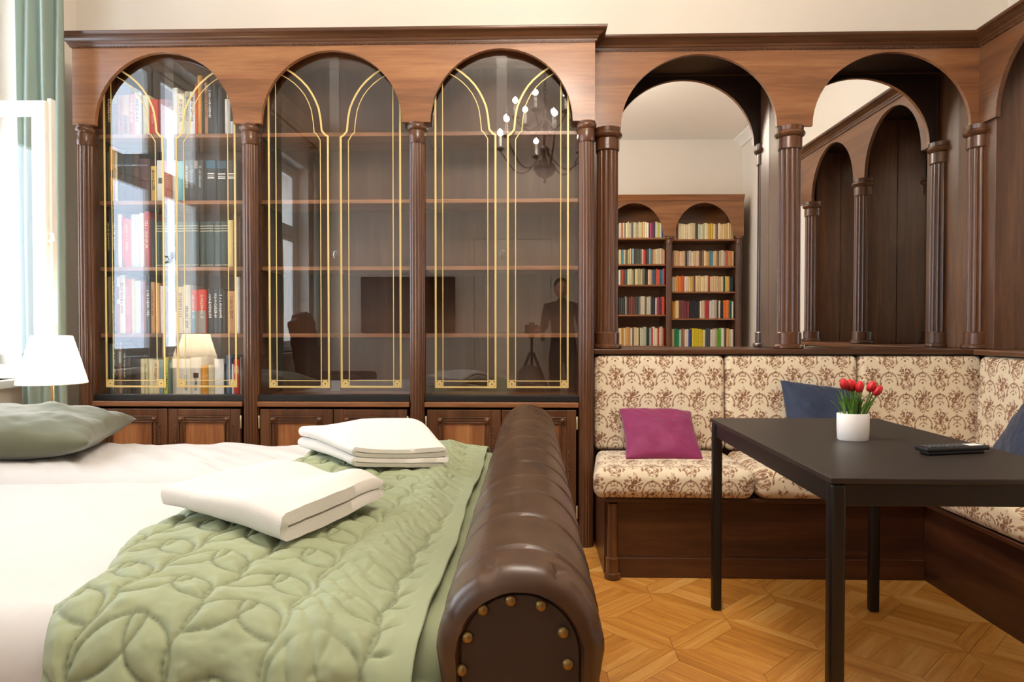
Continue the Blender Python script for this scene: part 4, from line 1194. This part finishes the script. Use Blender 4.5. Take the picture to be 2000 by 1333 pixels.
CRM = '#e8dfc6'; WHT = '#f0eee6'; GLD = '#c9b06a'; DRK = '#2a2320'
SHELVES = [
 ('top', 2.085, 130, [ (20,60,480,'#3a3220',''), (62,118,440,'#2c241a',''), (120,238,315,'#6a5f34',[('t',DRK)]), (240,312,300,'#33241a',[('t',CRM)]), (314,388,330,'#4a2c20',[('u','#8a7a3c')]), (390,428,340,'#8e4a38',''),
   (430,538,330,'#c09c74',[('s','#7a5048'),('h','#b08a88')]), (540,608,330,'#bc5e4c',[('t',CRM)]), (612,690,310,'#b4aea2',[('t','#6a6660')]), (710,798,340,'#e2d8bc',''), (802,912,400,'#c0392f',[('t','#e6a08a')]), (916,1028,395,'#8a5552',''), (1030,1092,400,'#6d3c38',[('l','#c9ac80')]),
   (1095,1158,245,'#e6e0cc',''), (1160,1244,320,'#d2c6a4',[('t','#8a7e60')]), (1250,1318,292,'#a9aa8a',[('t','#6c6c54')]), (1320,1384,300,'#d6dcd8',[('t',DRK)]), (1386,1416,200,'#bf4526',''), (1418,1476,85,'#d4922f',''), (1478,1520,230,'#2a221e',''), (1522,1560,190,'#ae7f56',[('t','#6a4a2c')]),
   (1562,1622,190,'#14181b',[('t',WHT)]), (1624,1682,200,'#182226',''), (1684,1742,250,'#20303c',''), (1770,1838,400,'#ece4d2',''), (1842,1900,740,'#e8e0d0','')]),
 ('second', 1.745, 260, [ (20,70,250,'#241812',''), (72,122,240,'#2c1c14',''), (125,190,150,'#e2d8b2',[('t',DRK)]), (195,262,210,'#241a15',''), (266,330,140,'#d89c22',[('p',DRK)]), (332,380,220,'#d4c6a0',''), (385,468,200,'#1d1b19',[('s','#5a5048')]), (470,558,220,'#25303a',''), (560,658,230,'#3a2620',''), (660,790,300,'#4a2a24',''),
   (800,872,400,'#d2ab4c',[('t',DRK)]), (886,984,330,'#e6e0d0',[('p','#5a5a58')]), (986,1080,345,'#b05640',[('t','#d8a08a')]), (1085,1136,330,'#ece2c6',''), (1140,1166,345,'#c8d2ce',''), (1168,1234,345,'#62aab0',''), (1240,1310,330,'#39444e',[('t',WHT)]), (1312,1374,330,'#46505a',[('t','#b8c4c0')]), (1376,1418,330,'#343a40',[('u','#b0a090')]),
   (1420,1490,330,'#38444a',[('t','#b8c4bc')]), (1492,1534,340,'#282c31',''), (1536,1654,330,'#20262b',[('w',WHT),('u','#2f5f78')]), (1658,1788,330,'#1f2428',[('w',WHT),('u','#2b4f62')]), (1792,1930,330,'#262828',[('w',WHT)])]),
 ('third', 1.405, 395, [ (40,118,170,'#3a2418',[('t','#8a6040')]), (125,218,165,'#17130f','HAB'), (220,288,160,'#120f10',[('t','#c8b860')]), (290,358,160,'#17100e',[('t','#c8b860')]), (362,416,135,'#e8dfc2',''), (418,442,150,'#a82c26',''), (444,540,200,'#d0482a',[('t','#e8b080')]), (546,598,140,'#c2ced6',''), (602,648,140,'#c0d0dc',''), (650,708,120,'#dfd4ba',''), (710,786,100,'#b02622',[('t',CRM)]), (790,858,200,'#2e2a26','') ]
   +[(862+95*i, 954+95*i, 240, '#1d3a39', [('b','#cfcaa8')]) for i in range(10)]+[(1814,1870,220,'#e2c280',''), (1876,1932,155,'#654438',[('t',WHT)]), (1936,1966,170,'#5a3a2a','')]),
 ('fourth', 1.062, 520, [ (70,184,120,'#aea874',[('t','#4a4830')]), (190,284,125,'#75724e',[('u','#8a7a60')]), (286,344,100,'#1f3e42',[('t','#d8d8cc')]), (346,386,125,'#c2cac6',[('l','#7d2430'),('h','#9c3a3a')]), (388,460,105,'#e6dabc',[('t','#b05038')]), (462,528,160,'#b03428',[('t','#d8907c')]), (530,578,155,'#dec284',''), (582,664,180,'#b2c2c4',''), (670,730,195,'#86454e',''), (732,800,230,'#1b1d20',[('t',CRM)]),
   (804,850,200,'#bf915f',[('t','#7a5432')]), (852,900,215,'#c89c6c',''), (906,964,250,'#d2caca',''), (970,1052,340,'#643436',''), (1056,1146,330,'#732a25',[('h','#c9a848')]), (1150,1220,265,'#c4b488',[('t','#5a5038')]), (1226,1314,240,'#c4bfae',[('s','#4a4640')]), (1318,1374,305,'#cc3424',[('t',CRM),('h','#5c8898')]), (1376,1418,305,'#cc3d2a',[('h','#8a7a70')]), (1422,1520,300,'#cc3228',[('t',CRM),('h','#92908e')]),
   (1530,1600,290,'#16191c',[('t',WHT)]), (1604,1664,285,'#17191d',[('t',WHT)]), (1667,1735,285,'#181a1e',[('t',WHT)]), (1738,1782,310,'#241c18',''), (1786,1900,320,'#b58550',[('t','#7a5430')]), (1912,1958,135,'#ece6d8','')]),
 ('bottom', .742, 650, [ (15,68,100,'#14161a',''), (70,128,100,'#15181c',''), (132,184,60,'#2a221c',[('t','#b09a70')]), (194,240,70,'#cabb92',[('t','#8a7c58'),('h','#a86a50')]), (242,272,150,'#2f4a50',''), (275,300,150,'#d4d0b2',''), (302,342,170,'#1b1a1a',[('t',CRM)]), (345,364,150,'#5a4030',''), (366,400,130,'#84664c',[('l','#c8cec8')]), (402,424,200,'#15171b',''), (426,464,180,'#1a1c20',[('t',WHT)]), (470,528,330,'#2a2826',''), (530,640,350,'#1c1d20',''),
   (645,700,350,'#d5ceae',''), (702,744,350,'#cac6a0',[('t','#7a7450')]), (746,804,350,'#dcd6b8',''), (806,890,360,'#d4caa6',[('t','#b06a50')]), (892,944,360,'#86a0a0',''), (946,1014,330,'#bcc25c',[('s','#4a5a20')]), (1016,1054,380,'#648c8e',''), (1060,1184,350,'#d2cec0',''), (1186,1298,350,'#dad6c6',[('s','#a8a494')]), (1300,1438,330,'#e0dccc',[('s',DRK),('p','#5a3a2c')]), (1440,1534,440,'#c28724',''), (1540,1610,430,'#b4ae92',''), (1614,1734,350,'#dcdbd4',''), (1736,1762,420,'#2a2a2a',''), (1765,1832,300,'#566c8a',''), (1836,1868,420,'#d8d4c8',''), (1870,1944,355,'#bc2a24',[('l','#e0a098')]), (1946,1962,330,'#e4e4e2','')]),
]
YSP = 3.515
def lift(hx, k=1.3):
    r = []
    for c in lin(hx):
        c = min(.86, c*k); r.append(c*12.92 if c <= .0031308 else 1.055*c**(1/2.4)-.055)
    return '#%02x%02x%02x' % tuple(int(round(c*255)) for c in r)
shz = {'top': 258, 'second': 390, 'third': 520, 'fourth': 652, 'bottom': 772}
for si, (nm, z, y0, L_) in enumerate(SHELVES):
    prev = CX[0]+.0385; cnt = 0
    for bi, (a, b, top, col, spec) in enumerate(L_):
        x0 = max(view_x(175+a*.15, YSP), prev+.0006); x1 = min(view_x(175+b*.15, YSP), CX[1]-.0385)
        if x1-x0 < .004: continue
        prev = x1; ztop = view_z(y0+top*.15, YSP); h = min(max(.08, ztop-z), 2.49-z if nm == 'top' else .315)
        if ztop < z+.05: h = .12
        cnt += 1
        yb = YSP+random.uniform(0, .014)
        r = book(x0, x1, yb, z+.0004, h, lift(col), depth=random.uniform(.14, .19))
        tag(r, '%s book, %s from left on the %s shelf of the glazed bookcase' % (colour_word(col), ordinal(cnt), nm), 'book', 'books behind the left glass doors')
        if spec == 'HAB':
            t_ = obj('title', text_mesh('title', 'DIE HABSBURGER', .0165, ink(CRM)), r); t_.matrix_parent_inverse = Matrix.Identity(4)
            t_.location = (0, -.0048, h*.60); t_.rotation_euler = (rad(90), rad(-90), 0)
        elif spec: spine_marks(r, x1-x0, h, spec, si*100+bi)

# ================================================================== BEHIND THE CAMERA (seen in the mirrors and the glass)
BYF = -.62
ob = empty('open_bookcase', (1.6, -.8, 0), 'walnut open bookcase of arched bays seen in the left mirror', 'bookcase')
OC = [.79, 1.600, 2.400]
fz = MB(); arched(fz, .74, 2.455, 2.585, .022, [(1.195, .335, .385), (2.0, .335, .385)], 2.165, lambda s, d, z: (s, BYF-d, z)); fz.build('arched_frieze', wood_x, ob, smooth=35)
MB().sweep([(0, 2.575), (.01, 2.575), (.02, 2.60), (.04, 2.63), (.045, 2.64), (0, 2.64)], [(2.455, BYF), (.74, BYF)][::1]).build('cornice', wood_x, ob, smooth=30)
MB().box(.74, 2.455, YB+.002, BYF-.023, 2.57, 2.60).build('top_board', wood_x, ob)
MB().box(.74, 2.455, YB+.002, YB+.02, 0, 2.57).build('back_panel', wood_x, ob)
for x in OC:
    MB().box(x-.032, x+.032, YB+.02, BYF-.03, 0, 2.57).build('upright', wood_z, ob)
    column(ob, x, BYF-.012, .02, 2.165, .036, base=False)
MB().box(.74, 2.455, YB+.02, BYF-.03, 0, .08).build('plinth', wood_x, ob)
OSH = [[2.153, 1.845, 1.605, 1.255, .890, .52], [2.135, 1.822, 1.523, 1.211, .873, .52]]
def pal(s): return s.split()
OPENB = [[
 ('top', '#d9cba8 #b5442f #e6dbb8 #8f8a70 #e8dcb6 #d6c89e #c8bca0 #6f6a66 #e9dfc2 #cbb98e #b9b08a #d9cfae #e2d2a0 #c8a868 #e4c48a #f0e2c8 #f0e6d0 #3a3030 #b03a78 #7a3050 #2e2e36 #d8d8cc #d8cc50 #e4e4d8 #3d4c86 #b8d0d0'),
 ('second', '#dcc48c #4a8090 #5a98a8 #e4d4a8 #6a5a48 #c0a878 #e0c898 #2f6a5a #a8c4d0 #3a3028 #4a4440 #3c4638 #5a5248 #e8d4c0 #cc4a30 #6a1c20 #3a2a28 #5a98a8 #7a6040 #b08c60 #c8a078 #d8c8a4 #c0b090 #e0d4b8 #d0a880 #c89870'),
 ('third', '#ece4cc #7a5a30 #c04830 #7a2420 #3a5a50 #d8d0a8 #c0b890 #a89c78 #5a5040 #d8c890 #b8b08a #a8a078 #c8b890 #7a7458 #1a1816 #241f1c #e4c8a0 #d8b48c #c88a58 #3a5068 #34465c #cc5030 #d8543a #34607c #4a90a8 #c03840'),
 ('fourth', '#241e1a #3a4038 #2c3430 #b8b094 #4a2c22 #7a3c2c #8a4430 #6a3628 #5a3028 #3a4440 #4a5450 #a8a08a #d0c6b0 #c8bca4 #585c58 #c8c0ac #b4b09a #20242a #1a1e24 #e4d8d0 #8c3848 #6a2c40 #cc5038 #c84830'),
 ('bottom', '#ddd0a8 #c08838 #e6d8b8 #d8b070 #c89858 #c08a4a #ece0c8 #6a6468 #d0c090 #dccc9c #5a5054 #c8c8b0 #b8bca4 #a8b09c #20302c #2c3c38 #9aa6a8 #b03424 #e0d0b0 #d8ccb0 #b04038 #dcd0b4 #c8b898 #a82c24'),
 ], [
 ('top', '#3a2c20 #d0b078 #7a4a50 #e0d0a0 #dccca4 #e2d4b0 #d8c8a0 #e0ccaa #d4c098 #c8b890 #3c3c34 #c8c8a8 #d0ccb0 #b4b088 #e4d8b0 #dcc070 #c8a030 #d0a838 #e0c8a0 #7a6058 #e4d4a8 #d8b078 #e0c490 #d0ac70 #dcc48c #c8a878 #b89468'),
 ('second', '#8a6048 #c8a478 #d0b088 #c89c74 #d8b490 #cca884 #3a3430 #8c8c94 #c0b0a0 #d8c4a0 #c8ac84 #d4b898 #5a4438 #8a6c50 #e4cca0 #d8b078 #c89c60 #4a7c94 #5a8ca0 #dcc498 #d0a878 #7a6850 #c8b498 #d8ccb4 #a89c88 #c04c38 #d89c60 #c88850 #d0a878'),
 ('third', '#dcd0c0 #d8b070 #dc8424 #d87820 #c05020 #e0d0c4 #e0c48c #d8b878 #c89c54 #6a5040 #dcc08c #d0b47c #e4d0a0 #d4bc90 #dccca4 #a83c30 #d8c09a #d0b890 #d8bc94 #c8ac84 #d4b48c #dcc49c #1c5018 #d8b868 #dca850 #2c3c44 #24343c'),
 ('fourth', '#c8882c #d89c38 #e4d098 #6a4038 #702830 #682830 #7a3038 #241c20 #181a20 #14161c #1c1e26 #24242a #e0d4bc #c8b494 #b82c34 #a8283c #c4c4bc #d0ccc4 #b4a898 #3a302c #d8d0bc #1c1a18 #dc6c24 #e07428 #107060 #188070 #e0dcd0'),
 ('bottom', '#d8d0a8 #147848 #188450 #a8d0c0 #8c5c40 #a06c48 #d8ccb4 #d0ccc8 #2c4484 #34509c #d0bc1c #d4c020 #ccb818 #d8c424 #c8b020 #e0dcb0 #3c4448 #44484c #d8d0c4 #ccc4b8 #d0b0a0 #58a028 #68b030 #dcdcd8 #5a4c48 #d8b060 #d0c8b8 #e0dcd4'),
 ]]
for bay in (0, 1):
    a, b = OC[bay]+.033, OC[bay+1]-.033
    for z in OSH[bay]: MB().box(a, b, YB+.02, BYF-.035, z-.018, z).build('shelf', wood_x, ob)
    lo_x = 1.02 if bay == 0 else a
    for ri, (nm, cs_) in enumerate(OPENB[bay]):
        cs_ = pal(cs_); z = OSH[bay][ri]; ws = [random.uniform(.6, 1.35) for _ in cs_]
        span = b-lo_x-.012; k_ = span/sum(ws); x = lo_x+.004; hb = random.uniform(.185, .20)
        nxt = OSH[bay][ri-1]-.018 if ri else 2.60
        hb = min([.19, .185, .19, .215, .225][ri], nxt-z-.02)
        for bi, c_ in enumerate(cs_):
            w_ = ws[bi]*k_; h_ = hb*random.uniform(.90, 1.0)
            r = book(x, x+w_-.0008, BYF-.05-random.uniform(0, .01), z+.0004, h_, c_, face=1, depth=.13, simple=True)
            x += w_
            tag(r, '%s book, %s from left, %s row of the %s bay in the mirror' % (colour_word(c_), ordinal(bi+1), nm, ('left', 'right')[bay]), 'book', 'books reflected in the left mirror')

# television on the back wall
tv = empty('television', (-1.42, YB, 1.1), 'black flat television on the back wall, reflected in the glass', 'television')
MB().box(-1.98, -.88, YB+.03, YB+.065, 1.04, 1.69).build('screen_housing', remote_mat, tv, bevel=.006)
MB().box(-1.97, -.89, YB+.0655, YB+.067, 1.055, 1.68).build('screen', tv_mat, tv)
MB().box(-1.6, -1.25, YB+.001, YB+.03, 1.2, 1.5).build('wall_mount', remote_mat, tv)

# panelled door on the back wall
dr = MB().box(-.66, .22, YB+.002, YB+.03, .01, 2.12).build('door_1', door_paint, bevel=.004); dr['kind'] = 'structure'
for x0, x1 in ((-.58, -.26), (-.18, .14)):
    for z0, z1 in ((.12, .50), (.60, .92), (1.04, 2.02)):
        m = MB().box(x0, x1, YB+.03, YB+.038, z0, z1); m.build('door_panel', door_paint, dr, bevel=.006)
MB().box(.10, .15, YB+.03, YB+.036, .95, 1.20).build('lock_plate', brass, dr, bevel=.003)
MB().tube([(.125, YB+.036, 1.11), (.125, YB+.075, 1.11), (.02, YB+.078, 1.11)], .008, 8).build('handle', brass, dr, smooth=True)
m = MB().box(-.76, -.665, YB+.001, YB+.025, 0, 2.22).box(.225, .32, YB+.001, YB+.025, 0, 2.22).box(-.665, .225, YB+.001, YB+.025, 2.125, 2.22)
struct('trim_2', m, door_paint, bevel=.004)

# wing armchair in the window corner
ch = empty('armchair', (-2.05, .0, 0), 'dark tufted leather armchair reflected in the middle glass', 'armchair')
def pad(name, x0, x1, y0, y1, z0, z1, par, bv=.05):
    return MB().box(x0, x1, y0, y1, z0, z1).build(name, dark_leather, par, bevel=bv)
pad('seat', -2.20, -1.62, -.28, .28, .26, .46, ch)
bk = MB(); V = []; n_ = 22
for i in range(n_):
    for j in range(n_):
        u, v = i/(n_-1), j/(n_-1); t_ = .018*(abs(sin(u*pi*4+v*pi*5))*abs(sin(u*pi*4-v*pi*5)))
        V.append((-2.17-.12*v-t_*0+.0+(.02-t_), -.27+.54*u*(1-.0*v)+0, .44+.82*v-.10*(2*u-1)**2*v))
me = np_mesh('backrest', V, grid_faces(n_, n_), dark_leather); o = obj('backrest', me, ch); s_ = o.modifiers.new('thickness', 'SOLIDIFY'); s_.thickness = .11; s_.offset = -1
for y0, y1 in ((-.38, -.285), (.285, .38)): pad('armrest', -2.25, -1.65, y0, y1, .12, .64, ch, .04)
for x in (-2.2, -1.7):
    for y in (-.33, .33): MB().lathe([(.014, 0), (.022, .12)], x, y, 12).build('leg', wood_z, ch, smooth=30)

# chandelier
CHX, CHY = .10, 1.62
cl = empty('chandelier', (CHX, CHY, 2.2), 'bronze chandelier with candle bulbs reflected in the right glass', 'chandelier')
MB().lathe([(.0, 0), (.008, .005), (.012, .02), (.006, .03), (.02, .045), (.06, .065), (.085, .105), (.08, .14), (.045, .175), (.02, .19), (.02, .22), (.035, .24), (.035, .27), (.015, .29), (.012, .42), (.03, .44), (.035, .47), (.012, .49), (.01, .60), (.018, .62), (.004, .64)], CHX, CHY, 24, z0=2.20).build('body', iron, cl, smooth=40)
m = MB(); z = 2.84
while z < ZC-.03: m.tube([(CHX+.010*cos(a*pi/5)*(1 if int(z*40) % 2 else .3), CHY+.010*cos(a*pi/5)*(.3 if int(z*40) % 2 else 1), z+.018*sin(a*pi/5)) for a in range(10)], .0022, 5, True); z += .030
q = m.build('chain', iron, cl, smooth=True); q['kind'] = 'stuff'
MB().lathe([(.055, 0), (.05, -.02), (.02, -.035)][::-1], CHX, CHY, 24, z0=ZC).build('ceiling_rose', iron, cl, smooth=30)
for tier, (na, R_, z0, zc, ph) in enumerate(((6, .37, 2.42, 2.43, .35), (6, .23, 2.63, 2.60, .85))):
    for i in range(na):
        a = 2*pi*i/na+ph; pts = []
        for k in range(17):
            t = k/16; r_ = .02+(R_-.02)*t; zz = z0+(.06 if tier else .03)*(1-t)-.16*sin(pi*t*1.05)*(1 if tier == 0 else .5)+.04*t
            pts.append((CHX+r_*cos(a), CHY+r_*sin(a), zz))
        arm = MB().tube(pts, .006, 8).build('arm', iron, cl, smooth=True); ex, ey, ez = pts[-1]
        MB().lathe([(.01, -.004), (.03, .008), (.034, .014), (.010, .010), (.012, .03)], ex, ey, 16, z0=ez).build('drip_pan', iron, arm, smooth=30)
        MB().lathe([(.011, 0), (.011, .085), (.009, .09)], ex, ey, 12, z0=ez+.025).build('candle_sleeve', white_paint, arm, smooth=30)
        MB().lathe([(.006, 0), (.014, .014), (.015, .024), (.009, .042), (.002, .056)], ex, ey, 12, z0=ez+.113).build('bulb', bulb_mat, arm, smooth=True)
        L = bpy.data.lights.new('candle_light', 'POINT'); L.energy = 13; L.color = (1, .90, .79); L.shadow_soft_size = .02
        lo = bpy.data.objects.new('candle_light', L); COL.objects.link(lo); lo.parent = cl; lo.location = (ex-CHX, ey-CHY, ez+.14-2.2)

# ------------------------------------------------------------------ photographer and tripod (reflected in the right glass)
tp = empty('camera_tripod', (0, -.16, 0), 'black camera on a tripod reflected in the right glass door', 'tripod')
MB().box(-.07, .07, -.20, -.12, 1.03, 1.13).box(-.03, .03, -.19, -.13, 1.13, 1.155).build('camera_body', remote_mat, tp, bevel=.008)
m = MB().lathe([(.034, 0), (.036, .02), (.033, .065), (.030, .07)], 0, 0, 24); m.map(lambda x, y, z: (x, -.12+z, 1.085+y)); m.build('lens', remote_mat, tp, smooth=40)
MB().box(-.03, .03, -.19, -.13, .99, 1.03).build('tripod_head', remote_mat, tp, bevel=.006)
MB().tube([(0, -.16, .62), (0, -.16, 1.0)], .014, 12).build('centre_column', remote_mat, tp, smooth=True)
for a in (90, 210, 330):
    c, s_ = cos(rad(a)), sin(rad(a)); MB().tube([(.02*c, -.16+.02*s_, .84), (.22*c, -.16+.22*s_, .40), (.40*c, -.16+.40*s_, .012)], [.016, .013, .010], 10).build('leg', remote_mat, tp, smooth=True)

def person():
    root = empty('person', (.34, -.46, 0), 'person in dark clothes standing at the tripod, reflected in the right glass', 'person')
    J = [  # x, y, z, radius x, radius y, parent
     (.34, -.46, .88, .150, .105, None),      # 0 pelvis
     (.34, -.455, 1.04, .130, .090, 0), (.335, -.45, 1.20, .150, .098, 1), (.33, -.45, 1.31, .120, .085, 2), (.325, -.44, 1.38, .052, .052, 3), (.32, -.425, 1.425, .048, .050, 4),
     (.17, -.44, 1.315, .062, .060, 3), (.13, -.34, 1.10, .045, .045, 6), (.09, -.23, 1.075, .034, .034, 7), (.075, -.195, 1.075, .030, .022, 8),
     (.495, -.455, 1.315, .062, .060, 3), (.54, -.47, 1.06, .045, .045, 10), (.52, -.43, .84, .034, .034, 11), (.515, -.42, .77, .030, .024, 12),
     (.26, -.46, .80, .092, .092, 0), (.25, -.44, .46, .062, .062, 14), (.25, -.47, .10, .042, .042, 15), (.245, -.40, .045, .040, .036, 16), (.245, -.33, .032, .032, .026, 17),
     (.42, -.46, .80, .092, .092, 0), (.44, -.45, .46, .062, .062, 19), (.45, -.49, .10, .042, .042, 20), (.455, -.42, .045, .040, .036, 21), (.46, -.35, .032, .032, .026, 22)]
    me = bpy.data.meshes.new('body'); me.from_pydata([j[:3] for j in J], [(i, j[5]) for i, j in enumerate(J) if j[5] is not None], [])
    o = bpy.data.objects.new('body', me); COL.objects.link(o); o.parent = root; o.matrix_parent_inverse = root_matrix(root).inverted()
    sk = o.modifiers.new('skin', 'SKIN'); sk.use_smooth_shade = True
    for i, j in enumerate(J):
        me.skin_vertices[0].data[i].radius = (j[3], j[4])
    me.skin_vertices[0].data[0].use_root = True
    o.modifiers.new('sub', 'SUBSURF').levels = 2; o.modifiers['sub'].render_levels = 2
    me.materials.append(plain('dark_clothes', '#25262c', .85))
    skin = plain('skin_tone', '#c08f74', .6)
    hd = MB().sphere((.315, -.41, 1.515), .073, .092, .108, 24, 16)
    def face(x, y, z):
        t = (z-1.515)/.108
        if y > -.41: y += .006*exp(-((t+.1)/.35)**2)*exp(-((x-.315)/.018)**2)*3; 
        if t < -.3: x = .315+(x-.315)*(1+.35*(t+.3))
        return (x, y, z)
    hd.map(face); h_ = hd.build('head', skin, root, smooth=True)
    for sx in (-1, 1):
        MB().sphere((.315+sx*.028, -.322, 1.525), .010, .006, .007, 10, 6).build('eye', remote_mat, h_, smooth=True)
        MB().sphere((.315+sx*.074, -.415, 1.51), .010, .018, .028, 10, 6).build('ear', skin, h_, smooth=True)
    MB().sphere((.315, -.322, 1.462), .022, .006, .006, 10, 6).build('mouth', plain('lips', '#8f5548', .6), h_, smooth=True)
    MB().sphere((.315, -.428, 1.545), .080, .096, .092, 20, 12).build('hair', plain('dark_hair', '#1c1512', .6), root, smooth=True)
    # hands: palm and five fingers, the left one resting on the camera
    for hx, hy, hz, d in ((.068, -.178, 1.075, Vector((-.5, .8, .1))), (.512, -.412, .735, Vector((-.1, .15, -1)))):
        d = d.normalized(); side = d.cross(Vector((0, 0, 1))).normalized() if abs(d.z) < .8 else Vector((0, 1, 0)); up = side.cross(d).normalized()
        m = MB(); c = Vector((hx, hy, hz))
        pm = MB().sphere((0, 0, 0), .045, .038, .015, 14, 8)
        pm.map(lambda x, y, z: tuple(c+d*x+side*y+up*z)); hand = pm.build('hand', skin, root, smooth=True)
        for k, (off, L_) in enumerate(((-.028, .058), (-.010, .072), (.009, .076), (.026, .066))):
            b_ = c+d*.036+side*off
            MB().tube([b_, b_+d*L_*.45+up*-.004, b_+d*L_*.8-up*.016, b_+d*L_*.9-up*.030], [.009, .0085, .008, .006], 8).build('finger', skin, hand, smooth=True)
        b_ = c-side*.032
        MB().tube([b_-d*.01, b_-side*.018+d*.016-up*.006, b_-side*.020+d*.042-up*.014], [.011, .010, .007], 8).build('thumb', skin, hand, smooth=True)
    return root
person()
